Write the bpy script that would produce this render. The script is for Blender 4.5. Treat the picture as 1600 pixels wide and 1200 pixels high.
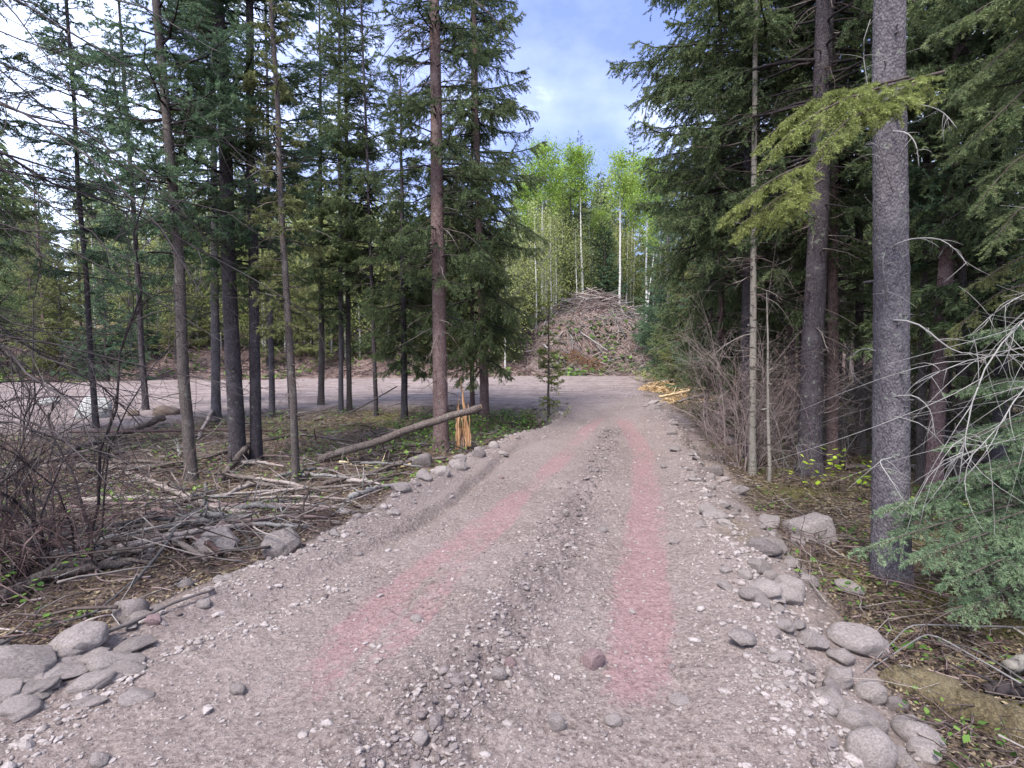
import bpy, math, random
import numpy as np
from mathutils import Vector, Matrix, Euler
R = math.radians
scene = bpy.context.scene
for o in list(bpy.data.objects): bpy.data.objects.remove(o)
COL = scene.collection

# ------------------------------------------------------------------ camera
FPX, CAMH, PITCH = 880.0, 1.6, math.atan(60/880.0)
cam_d = bpy.data.cameras.new('camera'); cam = bpy.data.objects.new('camera', cam_d); COL.objects.link(cam)
cam.location = (0, 0, CAMH); cam.rotation_euler = (R(90)-PITCH, 0, 0)
cam_d.sensor_width = 36; cam_d.lens = FPX/1600*36; cam_d.clip_start = .05; cam_d.clip_end = 2000
scene.camera = cam

# ------------------------------------------------------------------ sky and sun
SUN_EL, SUN_AZ = R(55), R(-150)          # azimuth measured from +Y, negative = left
w = bpy.data.worlds.new("World"); scene.world = w; w.use_nodes = True
nt = w.node_tree; N = nt.nodes; L = nt.links
bg = N['Background']; bg.inputs[1].default_value = .2
sky = N.new('ShaderNodeTexSky'); sky.sky_type = 'NISHITA'; sky.sun_disc = False
sky.sun_elevation = SUN_EL; sky.sun_rotation = SUN_AZ; sky.air_density = 1.2; sky.dust_density = 1.0; sky.ozone_density = 3
tc = N.new('ShaderNodeTexCoord'); mp = N.new('ShaderNodeMapping'); mp.inputs['Scale'].default_value = (1, 1, 1.7); mp.inputs['Location'].default_value = (.35, .1, .2)
L.new(tc.outputs['Generated'], mp.inputs[0])
def wmath(op, a, b):
    m = N.new('ShaderNodeMath'); m.operation = op
    for s_, v in zip(m.inputs, (a, b)):
        if isinstance(v, (int, float)): s_.default_value = v
        else: L.new(v, s_)
    return m.outputs[0]
def wnoise(sc, det, rough):
    n_ = N.new('ShaderNodeTexNoise'); n_.inputs['Scale'].default_value = sc; n_.inputs['Detail'].default_value = det; n_.inputs['Roughness'].default_value = rough
    L.new(mp.outputs[0], n_.inputs[0]); return n_.outputs[0]
# thin blue-violet gap in the overcast straight ahead
gd = Vector((math.sin(R(6))*math.cos(R(27)), math.cos(R(6))*math.cos(R(27)), math.sin(R(27))))
sx = N.new('ShaderNodeVectorMath'); sx.operation = 'DOT_PRODUCT'; sx.inputs[1].default_value = gd; L.new(tc.outputs['Generated'], sx.inputs[0])
gap = N.new('ShaderNodeMapRange'); gap.inputs[1].default_value = .8; gap.inputs[2].default_value = .985; L.new(sx.outputs['Value'], gap.inputs[0])
gf = wmath('ADD', wmath('MULTIPLY', gap.outputs[0], .75), wmath('MULTIPLY', wmath('SUBTRACT', wnoise(3.2, 8, .55), .5), 2.3))
cr = N.new('ShaderNodeValToRGB'); e_ = cr.color_ramp.elements
e_[0].position = .2; e_[0].color = (2.15, 2.4, 3.35, 1); e_[1].position = .9; e_[1].color = (.42, .54, 1.35, 1)
m_ = e_.new(.5); m_.color = (.85, .98, 1.95, 1)
L.new(gf, cr.inputs[0])
mx = N.new('ShaderNodeMixRGB'); mx.inputs[0].default_value = .88; L.new(sky.outputs[0], mx.inputs[1]); L.new(cr.outputs[0], mx.inputs[2])
L.new(mx.outputs[0], bg.inputs[0])
sd = bpy.data.lights.new('sun', 'SUN'); sd.energy = 2.3; sd.angle = R(20); sd.color = (1, .96, .9)
so = bpy.data.objects.new('sun', sd); COL.objects.link(so)
dv = Vector((math.sin(SUN_AZ)*math.cos(SUN_EL), math.cos(SUN_AZ)*math.cos(SUN_EL), math.sin(SUN_EL)))
so.rotation_euler = dv.to_track_quat('Z', 'Y').to_euler(); so.location = dv*50
scene.view_settings.view_transform = 'Standard'; scene.view_settings.look = 'None'
scene.view_settings.gamma = 1; scene.view_settings.exposure = 1.9
scene.render.engine = 'CYCLES'
scene.cycles.max_bounces = 5; scene.cycles.diffuse_bounces = 3; scene.cycles.transparent_max_bounces = 4

rng = np.random.default_rng(7)

# ------------------------------------------------------------------ noise
def _h(ix, iy, s):
    n = (ix.astype(np.int64)*374761393 + iy.astype(np.int64)*668265263 + s*974711) & 0xffffffff
    n = ((n ^ (n >> 13))*1274126177) & 0xffffffff
    return ((n ^ (n >> 16)) & 0xffff)/65535.0
def vn(x, y, s=0):
    x = np.asarray(x, float); y = np.asarray(y, float)
    ix, iy = np.floor(x), np.floor(y); fx, fy = x-ix, y-iy
    fx = fx*fx*(3-2*fx); fy = fy*fy*(3-2*fy)
    a = _h(ix, iy, s); b = _h(ix+1, iy, s); c = _h(ix, iy+1, s); d = _h(ix+1, iy+1, s)
    return a+(b-a)*fx+(c-a)*fy+(a-b-c+d)*fx*fy
def fbm(x, y, f, o=4, s=0):
    t = 0; a = .5
    for i in range(o):
        t = t+a*(vn(x*f+i*17.3, y*f-i*9.1, s+i)-.5)*2; f *= 2.03; a *= .5
    return t
def sst(a, b, x):
    t = np.clip((x-a)/(b-a), 0, 1); return t*t*(3-2*t)

# ------------------------------------------------------------------ photo geometry
def ray(px, py):
    a = (px-800)/FPX; b = (600-py)/FPX
    return np.array([a, math.cos(PITCH)+b*math.sin(PITCH), -math.sin(PITCH)+b*math.cos(PITCH)])
def W(px, py, Y):
    d = ray(px, py); t = Y/d[1]; return np.array([d[0]*t, Y, CAMH+d[2]*t])
def F0(px, py):
    d = ray(px, py); t = CAMH/-d[2]; return d[0]*t, d[1]*t

def lane(pts):
    q = np.array([F0(*p) for p in pts]); q = q[np.argsort(q[:, 1])]; return q
LE = lane([(-260, 1200), (0, 1045), (130, 1000), (250, 955), (400, 890), (520, 835), (640, 758), (760, 702), (870, 655)])
RE = lane([(1345, 1200), (1290, 1100), (1225, 960), (1165, 870), (1110, 775), (1085, 705), (1050, 655), (1010, 622)])
def edge(E, y):
    x = np.interp(y, E[:, 1], E[:, 0])
    s = (E[1, 0]-E[0, 0])/(E[1, 1]-E[0, 1])
    return np.where(y < E[0, 1], E[0, 0]+(y-E[0, 1])*s*.4, x)
def pdist(x, y, pts):
    q = np.array([F0(*p) for p in pts]); best = np.full(np.shape(x), 1e9); tt = np.zeros(np.shape(x))
    for i in range(len(q)-1):
        a, b = q[i], q[i+1]; ab = b-a; l2 = (ab**2).sum()
        t = np.clip(((x-a[0])*ab[0]+(y-a[1])*ab[1])/l2, 0, 1)
        d = np.hypot(x-a[0]-t*ab[0], y-a[1]-t*ab[1]); m = d < best
        best = np.where(m, d, best); tt = np.where(m, i+t, tt)
    return best, tt
T1 = [(330, 1200), (405, 1130), (470, 1070), (640, 900), (790, 790), (870, 720), (925, 662), (960, 640)]
T1B = [(560, 1080), (700, 900), (800, 800)]
T2 = [(1015, 1200), (1000, 1040), (1000, 900), (1013, 780), (1005, 705), (975, 655), (910, 628)]
LOOSE = [(600, 1240), (680, 1120), (790, 990), (860, 880), (930, 730), (955, 670)]
yn_x = [-40, -11, -7.6, -6.2, -3.6, 1.2, 4, 60]; yn_y = [3, 9, 11.3, 13.8, 15.5, 14.2, 17, 17]
yf_x = [-60, -20, -10, 0, 4, 8, 60]; yf_y = [22, 25, 28, 29.5, 30, 30.5, 40]
def masks(x, y):
    wob = fbm(x, y, 1.3, 3, 5)*.22
    le, re = edge(LE, y), edge(RE, y)
    onroad = np.minimum(sst(-.12, .12, x-le+wob), sst(-.12, .12, re-x+wob))*sst(18.5, 17.5, y)
    yn = np.interp(x, yn_x, yn_y); yf = np.interp(x, yf_x, yf_y)
    clear = np.minimum(np.minimum(sst(-.5, .5, y-yn+wob*2), sst(.7, -.7, y-yf+wob*2)), sst(.8, -.6, x-np.interp(y, [14, 17.6, 28, 31], [3.2, 4.3, 6.4, 7.5])+wob*2))
    return onroad, clear, le, re, yn, yf
def hgt(x, y):
    x = np.asarray(x, float); y = np.asarray(y, float)
    on, cl, le, re, yn, yf = masks(x, y)
    d1, _ = pdist(x, y, T1); d2, _ = pdist(x, y, T2); dl, _ = pdist(x, y, LOOSE); nr4 = np.exp(-(np.hypot(x, y)/6)**2)
    floor = -.13+fbm(x, y, .45, 4, 1)*.16+fbm(x, y, 2.2, 3, 3)*.07 - .12*sst(0, 1.2, x-re)*sst(20, 14, y)
    nearr = np.exp(-(np.hypot(x, y)/14)**2)
    rd = fbm(x, y, .7, 3, 9)*.02 + fbm(x, y, 5, 3, 11)*.012*nearr
    fade = 1-.6*np.exp(-(d1/.2)**2)-.6*np.exp(-(d2/.2)**2)
    rd = rd+(.014*(vn((x-le)*7, y*.45, 61)-.5)+.02*(vn((x-le)*2.3, y*.3, 62)-.5))*sst(18, 12, y)+fade*nr4*(.016*fbm(x, y, 13, 3, 63)+.012*np.maximum(fbm(x, y, 22, 2, 64), 0))
    rd = rd-.035*np.exp(-(d1/.3)**2)-.04*np.exp(-(d2/.28)**2)
    loose = np.exp(-(dl/.3)**2)
    rd = rd+loose*(.02+nearr*(fbm(x, y, 8, 5, 21)*.1))
    fw = x-le-.62-.12*np.sin(y*1.3); rd = rd+sst(3, 4.2, y)*sst(11, 7, y)*(.045*np.exp(-((fw+.12)/.09)**2)-.05*np.exp(-(fw/.07)**2))*(.6+.8*vn(x*1.5, y*1.5, 51))
    # windrowed edges
    sh = np.exp(-((x-le-.05)/.28)**2)+np.exp(-((x-re+.1)/.3)**2)
    sh = sh*sst(18, 14, y)
    rdcl = fbm(x, y, .35, 4, 13)*.09
    m = np.maximum(on, 0)
    z = floor*(1-np.maximum(m, cl))+np.where(m >= cl, rd*m, rdcl*cl)
    z = z+sh*(.055+.05*fbm(x, y, 4, 3, 31))
    # bank and hill behind the clearing
    A = 2.5+1.9*np.exp(-(np.abs(x-5.2)/4.6)**2.6)
    t = y-yf
    z = z+A*sst(0, 9.5, t)+.05*np.clip(t-9.5, 0, 60)+(fbm(x, y, .4, 4, 41)*1.1+fbm(x, y, 1.6, 3, 43)*.4)*sst(0, 3, t)
    # hump of earth on the right bend
    z = z+.25*np.exp(-((x-6.2)**2+(y-16.5)**2)/2.2)
    return z
_T = .3*1.004**np.arange(1500)
def G(px, py):
    d = ray(px, py); P = np.array([0, 0, CAMH])+d*_T[:, None]
    k = np.nonzero(P[:, 2] < hgt(P[:, 0], P[:, 1]))[0]; k = k[0] if len(k) else len(_T)-1
    t = _T[max(k-1, 0)]+(_T[k]-_T[max(k-1, 0)])*np.linspace(0, 1, 9); P = np.array([0, 0, CAMH])+d*t[:, None]
    q = np.nonzero(P[:, 2] < hgt(P[:, 0], P[:, 1]))[0]; p = P[q[0] if len(q) else -1]
    return np.array([p[0], p[1], float(hgt(p[0], p[1]))])

# ------------------------------------------------------------------ mesh helpers
def tag(o, label=None, cat=None, group=None, kind=None):
    if label: o['label'] = label
    if cat: o['category'] = cat
    if group: o['group'] = group
    if kind: o['kind'] = kind
    return o
def mesh(name, V, Fc, mats, mi=None, smooth=False, attrs=None):
    V = np.ascontiguousarray(V, np.float32); Fc = np.ascontiguousarray(Fc, np.int32)
    me = bpy.data.meshes.new(name); n, k = Fc.shape
    me.vertices.add(len(V)); me.vertices.foreach_set('co', V.ravel())
    me.loops.add(n*k); me.loops.foreach_set('vertex_index', Fc.ravel())
    me.polygons.add(n); me.polygons.foreach_set('loop_start', np.arange(0, n*k, k, dtype=np.int32))
    me.polygons.foreach_set('loop_total', np.full(n, k, np.int32))
    if mi is not None: me.polygons.foreach_set('material_index', np.asarray(mi, np.int32))
    if smooth: me.polygons.foreach_set('use_smooth', np.ones(n, bool))
    for m in (mats if isinstance(mats, list) else [mats]): me.materials.append(m)
    if attrs:
        for an, av in attrs.items():
            a = me.attributes.new(an, 'FLOAT', 'POINT'); a.data.foreach_set('value', np.asarray(av, np.float32))
    me.update(); return me
def obj(name, me, parent=None, loc=None):
    o = bpy.data.objects.new(name, me); COL.objects.link(o)
    if parent: o.parent = parent
    if loc is not None: o.location = [float(v) for v in loc]
    return o
def empty(name, loc, rz=0, rx=0, ry=0):
    o = bpy.data.objects.new(name, None); COL.objects.link(o); o.empty_display_size = .1
    o.location = [float(v) for v in loc]; o.rotation_euler = (rx, ry, rz); return o
def merge(parts):
    Vs, Fs, off = [], [], 0
    for V, Fc in parts:
        Vs.append(V); Fs.append(Fc+off); off += len(V)
    return np.concatenate(Vs), np.concatenate(Fs)
def tri(Fq): return np.concatenate([Fq[:, [0, 1, 2]], Fq[:, [0, 2, 3]]])
def nrm(v): return v/np.maximum(np.linalg.norm(v, axis=-1, keepdims=True), 1e-9)
def tubes(P, Rr, k=5, cap=True):
    """P (B,n,3) paths, Rr (B,n) radii -> verts, tris"""
    P = np.asarray(P, float); Rr = np.asarray(Rr, float); B, n, _ = P.shape
    T = np.gradient(P, axis=1); T = nrm(T)
    ref = np.where(np.abs(T[:, :1, 2:3]) > .85, np.array([1., 0, 0]), np.array([0, 0, 1.]))
    ref = np.broadcast_to(ref, T.shape)
    U = nrm(np.cross(T, ref)); Vv = np.cross(T, U)
    a = np.arange(k)*2*np.pi/k
    V = P[:, :, None]+Rr[:, :, None, None]*(np.cos(a)[:, None]*U[:, :, None]+np.sin(a)[:, None]*Vv[:, :, None])
    V = V.reshape(-1, 3)
    b = np.arange(B)[:, None, None]*n*k; i = np.arange(n-1)[None, :, None]*k; j = np.arange(k)[None, None]
    j2 = (j+1) % k
    q = np.stack([b+i+j, b+i+j2, b+i+k+j2, b+i+k+j], -1).reshape(-1, 4)
    Fc = tri(q)
    if cap and k > 3:
        bb = np.arange(B)*n*k
        c = [np.stack([bb+(n-1)*k, bb+(n-1)*k+s, bb+(n-1)*k+s+1], 1) for s in range(1, k-1)]
        c += [np.stack([bb, bb+s+1, bb+s], 1) for s in range(1, k-1)]
        Fc = np.concatenate([Fc]+c)
    return V, Fc
def copy_tree(o, parent=None):
    c = o.copy(); COL.objects.link(c); c.parent = parent
    for ch in list(o.children): copy_tree(ch, c)
    return c

# ------------------------------------------------------------------ materials
def mat(name):
    m = bpy.data.materials.new(name); m.use_nodes = True
    n = m.node_tree.nodes; l = m.node_tree.links; b = n['Principled BSDF']; b.inputs['Roughness'].default_value = .9
    b.inputs['Specular IOR Level'].default_value = .15
    return m, n, l, b
def ramp(n, l, fac, stops):
    r = n.new('ShaderNodeValToRGB'); e = r.color_ramp.elements
    while len(e) < len(stops): e.new(.5)
    for el, (p, c) in zip(e, stops): el.position = p; el.color = (*c, 1)
    l.new(fac, r.inputs[0]); return r.outputs[0]
def noise(n, l, sc, det=4, rough=.55, vec=None, dist=0):
    t = n.new('ShaderNodeTexNoise'); t.inputs['Scale'].default_value = sc; t.inputs['Detail'].default_value = det
    t.inputs['Roughness'].default_value = rough; t.inputs['Distortion'].default_value = dist
    if vec: l.new(vec, t.inputs['Vector'])
    return t.outputs[0]
def mixc(n, l, fac, a, b, mode='MIX'):
    m = n.new('ShaderNodeMixRGB'); m.blend_type = mode
    for s, v in zip(m.inputs, (fac, a, b)):
        if isinstance(v, (int, float)): s.default_value = v
        elif isinstance(v, tuple): s.default_value = (*v, 1)
        else: l.new(v, s)
    return m.outputs[0]
def math_(n, l, op, a, b=0):
    m = n.new('ShaderNodeMath'); m.operation = op
    for s, v in zip(m.inputs, (a, b)):
        if isinstance(v, (int, float)): s.default_value = v
        else: l.new(v, s)
    return m.outputs[0]
def bump(n, l, h, strength, dist, prev=None):
    b = n.new('ShaderNodeBump'); b.inputs['Strength'].default_value = strength; b.inputs['Distance'].default_value = dist
    l.new(h, b.inputs['Height'])
    if prev: l.new(prev, b.inputs['Normal'])
    return b.outputs[0]
def coord(n, which='Object'): return n.new('ShaderNodeTexCoord').outputs[which]
def attr(n, name): a = n.new('ShaderNodeAttribute'); a.attribute_name = name; return a.outputs['Fac']
def orand(n): return n.new('ShaderNodeObjectInfo').outputs['Random']

def earth_material():
    m, n, l, b = mat('earth'); c = coord(n)
    # gravel road
    v1 = n.new('ShaderNodeTexVoronoi'); v1.inputs['Scale'].default_value = 55; l.new(c, v1.inputs['Vector'])
    v2 = n.new('ShaderNodeTexVoronoi'); v2.inputs['Scale'].default_value = 140; l.new(c, v2.inputs['Vector'])
    big = noise(n, l, .9, 5, .6, c); fine = noise(n, l, 38, 6, .72, c); mid = noise(n, l, 7, 5, .65, c)
    rc = ramp(n, l, fine, [(.34, (.065, .046, .04)), (.47, (.225, .176, .158)), (.66, (.41, .34, .31))])
    rc = mixc(n, l, math_(n, l, 'MULTIPLY', mid, .55), rc, (.175, .134, .124))
    rc = mixc(n, l, ramp(n, l, big, [(.4, (0, 0, 0)), (.65, (.5, .5, .5))]), rc, (.31, .253, .238))
    # light grains: some voronoi cells
    cell = n.new('ShaderNodeSeparateColor'); l.new(v1.outputs['Color'], cell.inputs[0])
    g1 = ramp(n, l, cell.outputs[0], [(.8, (0, 0, 0)), (.82, (1, 1, 1))])
    near = ramp(n, l, v1.outputs['Distance'], [(.28, (1, 1, 1)), (.36, (0, 0, 0))])
    gm = mixc(n, l, 1., g1, near, 'MULTIPLY')
    rc = mixc(n, l, gm, rc, mixc(n, l, cell.outputs[1], (.22, .18, .17), (.45, .39, .36)))
    # pink compacted wheel tracks
    pk = attr(n, 'pink'); pn = noise(n, l, 11, 10, .85, c)
    pf = math_(n, l, 'MULTIPLY', pk, 1)
    pfr = ramp(n, l, math_(n, l, 'ADD', pf, math_(n, l, 'MULTIPLY', math_(n, l, 'SUBTRACT', pn, .5), 2.2)), [(.34, (0, 0, 0)), (.68, (.74, .74, .74))])
    pinkc = ramp(n, l, fine, [(.3, (.21, .115, .117)), (.7, (.4, .25, .252))])
    rc = mixc(n, l, pfr, rc, pinkc)
    # loose damp soil
    lo = attr(n, 'loose'); rc = mixc(n, l, math_(n, l, 'MULTIPLY', lo, .65), rc, ramp(n, l, fine, [(.35, (.085, .062, .06)), (.65, (.22, .18, .18))]))
    # forest floor
    leaf = n.new('ShaderNodeTexVoronoi'); leaf.inputs['Scale'].default_value = 26; l.new(c, leaf.inputs['Vector'])
    lc = n.new('ShaderNodeSeparateColor'); l.new(leaf.outputs['Color'], lc.inputs[0])
    fl = ramp(n, l, lc.outputs[0], [(.0, (.03, .021, .015)), (.35, (.085, .06, .042)), (.7, (.2, .15, .1)), (.95, (.38, .31, .21))])
    fl = mixc(n, l, math_(n, l, 'MULTIPLY', fine, .8), fl, (.045, .03, .024))
    mo = noise(n, l, 1.1, 5, .65, c)
    mossc = ramp(n, l, fine, [(.3, (.055, .06, .014)), (.7, (.17, .15, .045))])
    fl = mixc(n, l, ramp(n, l, mo, [(.5, (0, 0, 0)), (.6, (.75, .75, .75))]), fl, mossc)
    # bank soil and far clearing
    hc = ramp(n, l, mid, [(.3, (.075, .05, .042)), (.52, (.16, .112, .1)), (.75, (.28, .215, .19))])
    cmp_ = n.new('ShaderNodeMapping'); cmp_.inputs['Scale'].default_value = (.22, 1.6, 1); cmp_.inputs['Rotation'].default_value = (0, 0, .12); l.new(c, cmp_.inputs[0])
    cl = ramp(n, l, noise(n, l, 3, 6, .7, c), [(.3, (.15, .115, .105)), (.65, (.32, .26, .245))])
    cl = mixc(n, l, ramp(n, l, noise(n, l, 1.6, 6, .75, cmp_.outputs[0]), [(.42, (.75, .75, .75)), (.52, (0, 0, 0))]), cl, (.13, .095, .085))
    col = mixc(n, l, attr(n, 'hill'), fl, hc)
    col = mixc(n, l, attr(n, 'clear'), col, cl)
    col = mixc(n, l, attr(n, 'road'), col, rc)
    l.new(col, b.inputs['Base Color'])
    h = math_(n, l, 'ADD', math_(n, l, 'MULTIPLY', v1.outputs['Distance'], -.6), math_(n, l, 'MULTIPLY', v2.outputs['Distance'], -.25))
    nb = bump(n, l, h, .7, .02)
    nb = bump(n, l, fine, 1., .04, nb); nb = bump(n, l, mid, .7, .06, nb)
    l.new(nb, b.inputs['Normal']); return m
def bark_material(name, dark, midc, light, scale=1., white=False):
    m, n, l, b = mat(name); c = coord(n)
    mpn = n.new('ShaderNodeMapping'); mpn.inputs['Scale'].default_value = (1, 1, .62); l.new(c, mpn.inputs[0])
    vec = mpn.outputs[0]
    v = n.new('ShaderNodeTexVoronoi'); v.inputs['Scale'].default_value = 75*scale; v.inputs['Randomness'].default_value = 1; l.new(vec, v.inputs['Vector'])
    f = noise(n, l, 42*scale, 8, .78, vec, .6); g = noise(n, l, 3, 4, .6, c)
    col = ramp(n, l, f, [(.3, dark), (.5, midc), (.72, light)])
    col = mixc(n, l, ramp(n, l, v.outputs['Distance'], [(.4, (0, 0, 0)), (.8, (.45, .45, .45))]), col, dark)
    col = mixc(n, l, ramp(n, l, g, [(.5, (0, 0, 0)), (.7, (.5, .5, .5))]), col, light)
    lich = noise(n, l, 14, 4, .6, c)
    col = mixc(n, l, ramp(n, l, lich, [(.62, (0, 0, 0)), (.68, (.5, .5, .5))]), col, (.2, .22, .17))
    h = f
    if white:
        mp2 = n.new('ShaderNodeMapping'); mp2.inputs['Scale'].default_value = (1, 1, 3.5); l.new(c, mp2.inputs[0])
        k = noise(n, l, 5, 4, .7, mp2.outputs[0])
        col = mixc(n, l, ramp(n, l, k, [(.56, (0, 0, 0)), (.62, (1, 1, 1))]), ramp(n, l, f, [(.3, midc), (.7, light)]), (.035, .03, .028))
    l.new(col, b.inputs['Base Color'])
    nb = bump(n, l, math_(n, l, 'MULTIPLY', v.outputs['Distance'], -1.), .55 if not white else .2, .02)
    nb = bump(n, l, f, .8, .012, nb); l.new(nb, b.inputs['Normal']); return m
def leaf_material(name, c0, c1, c2, trans=.35, rough=.6):
    m, n, l, b = mat(name); t = attr(n, 'tint'); o = orand(n)
    f = math_(n, l, 'ADD', math_(n, l, 'MULTIPLY', t, .8), math_(n, l, 'MULTIPLY', o, .25))
    col = ramp(n, l, f, [(.1, c0), (.5, c1), (.95, c2)])
    b.inputs['Roughness'].default_value = rough; b.inputs['Specular IOR Level'].default_value = .25
    l.new(col, b.inputs['Base Color'])
    tr = n.new('ShaderNodeBsdfTranslucent'); l.new(col, tr.inputs[0])
    mxs = n.new('ShaderNodeMixShader'); mxs.inputs[0].default_value = trans
    l.new(b.outputs[0], mxs.inputs[1]); l.new(tr.outputs[0], mxs.inputs[2]); l.new(mxs.outputs[0], n['Material Output'].inputs[0])
    return m
def wood_material(name, a, b2, c2, sc=12):
    m, n, l, b = mat(name); c = coord(n); f = noise(n, l, sc, 5, .65, c); t = attr(n, 'tint')
    col = ramp(n, l, math_(n, l, 'ADD', math_(n, l, 'MULTIPLY', f, .5), math_(n, l, 'MULTIPLY', t, .5)), [(.25, a), (.5, b2), (.75, c2)])
    l.new(col, b.inputs['Base Color']); l.new(bump(n, l, noise(n, l, 60, 4, .6, c), .5, .008), b.inputs['Normal']); return m
def rock_material(name, a, b2, c2):
    m, n, l, b = mat(name); c = coord(n); o = orand(n)
    f = noise(n, l, 9, 7, .7, c); g = noise(n, l, 70, 4, .7, c)
    col = ramp(n, l, f, [(.3, a), (.52, b2), (.72, c2)])
    col = mixc(n, l, math_(n, l, 'MULTIPLY', g, .3), col, (.14, .115, .11))
    hs = n.new('ShaderNodeHueSaturation'); hs.inputs['Saturation'].default_value = .9
    l.new(math_(n, l, 'ADD', math_(n, l, 'MULTIPLY', o, .35), .85), hs.inputs['Value']); l.new(col, hs.inputs['Color'])
    tn = attr(n, 'tint')
    col = mixc(n, l, math_(n, l, 'MULTIPLY', tn, .35), hs.outputs[0], (.4, .345, .33))
    l.new(col, b.inputs['Base Color'])
    nb = bump(n, l, f, .8, .05); nb = bump(n, l, g, .8, .01, nb); l.new(nb, b.inputs['Normal']); return m

M = {}
M['earth'] = earth_material()
M['bark_grey'] = bark_material('grey_bark', (.033, .028, .032), (.098, .086, .095), (.2, .18, .185))
M['bark_dark'] = bark_material('dark_bark', (.018, .015, .017), (.055, .045, .05), (.12, .105, .115))
M['bark_brown'] = bark_material('brown_bark', (.055, .034, .032), (.15, .098, .092), (.28, .21, .2))
M['bark_fine'] = bark_material('young_bark', (.03, .024, .022), (.09, .072, .066), (.2, .18, .165), 1.6)
M['bark_white'] = bark_material('white_bark', (.1, .09, .08), (.36, .34, .31), (.62, .6, .57), 1, True)
M['bark_pale'] = bark_material('pale_bark', (.055, .047, .04), (.12, .105, .09), (.22, .2, .17), 1, True)
M['needle'] = leaf_material('spruce_needles', (.045, .064, .032), (.11, .15, .065), (.235, .275, .12), .38)
M['needle_blue'] = leaf_material('blue_spruce_needles', (.042, .074, .046), (.1, .165, .092), (.2, .275, .145), .38)
M['needle_yel'] = leaf_material('yellow_green_spruce_needles', (.1, .12, .03), (.23, .265, .08), (.44, .47, .17), .35)  # needles that are yellow-green in their own colour, for boughs and sapling
M['needle_olive'] = leaf_material('olive_spruce_needles', (.08, .085, .032), (.18, .195, .075), (.3, .33, .14), .4)
M['needle_near'] = leaf_material('bright_spruce_needles', (.055, .09, .05), (.135, .2, .11), (.29, .37, .2), .35)
M['aspen'] = leaf_material('aspen_leaves', (.12, .19, .03), (.24, .36, .055), (.42, .5, .13), .45)
M['olive'] = leaf_material('young_aspen_leaves', (.13, .16, .04), (.29, .32, .1), (.46, .48, .2), .5)
M['green'] = leaf_material('undergrowth_leaves', (.03, .07, .015), (.09, .17, .03), (.2, .3, .07), .4)
M['lime'] = leaf_material('shrub_leaves', (.2, .3, .02), (.42, .55, .05), (.6, .7, .12), .45)
M['redneedle'] = leaf_material('dead_red_needles', (.1, .045, .02), (.2, .1, .05), (.33, .19, .1), .2)
M['litter'] = leaf_material('leaf_litter', (.04, .028, .02), (.12, .085, .052), (.3, .24, .15), .1)
M['twig'] = wood_material('dead_twigs', (.028, .02, .018), (.085, .065, .058), (.23, .2, .18))
M['twig_red'] = wood_material('red_brown_twigs', (.032, .019, .018), (.09, .058, .055), (.22, .16, .15))
M['twig_pink'] = wood_material('dusty_pink_sticks', (.09, .06, .056), (.2, .15, .14), (.36, .3, .28))
M['litter_wood'] = wood_material('rotten_wood_chunks', (.05, .03, .025), (.14, .095, .08), (.27, .2, .17))
M['twig_grey'] = wood_material('weathered_grey_branches', (.06, .055, .053), (.14, .13, .125), (.28, .265, .25))
M['twig_dark'] = wood_material('dark_twigs', (.012, .01, .011), (.04, .032, .033), (.1, .085, .08))
def grain_material(name, a, b2, c2):
    m, n, l, b = mat(name); g_ = n.new('ShaderNodeMapping'); g_.inputs['Scale'].default_value = (70, 70, 3); l.new(coord(n), g_.inputs[0]); f = noise(n, l, 1, 5, .7, g_.outputs[0])
    l.new(ramp(n, l, f, [(.36, a), (.5, b2), (.66, c2)]), b.inputs['Base Color']); l.new(bump(n, l, f, 1., .02), b.inputs['Normal']); return m
M['fresh'] = grain_material('fresh_split_wood', (.1, .045, .025), (.33, .18, .09), (.52, .36, .22))
M['chips'] = wood_material('yellow_bark_chips', (.25, .15, .07), (.45, .31, .16), (.62, .48, .3), 20)
M['log'] = bark_material('fallen_log_bark', (.04, .03, .027), (.11, .085, .075), (.22, .19, .17))
M['mossy'] = bark_material('mossy_rotten_wood', (.025, .02, .012), (.085, .066, .036), (.18, .145, .09))
M['log_pale'] = bark_material('pale_log', (.12, .09, .08), (.27, .22, .2), (.42, .37, .34))
M['rock'] = rock_material('grey_pink_stone', (.18, .145, .13), (.34, .285, .265), (.47, .41, .39))
M['clod'] = rock_material('soil_clods', (.07, .052, .048), (.16, .125, .12), (.27, .225, .22))
M['rock_dark'] = rock_material('dark_stone', (.12, .098, .09), (.26, .215, .205), (.38, .33, .315))
M['rock_pink'] = rock_material('pink_stone', (.16, .1, .1), (.3, .19, .19), (.42, .31, .3))
M['rock_white'] = rock_material('pale_boulder', (.25, .24, .23), (.42, .42, .4), (.6, .6, .58))
M['rock_brown'] = rock_material('brown_boulder', (.1, .065, .045), (.2, .14, .1), (.3, .23, .18))

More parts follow.
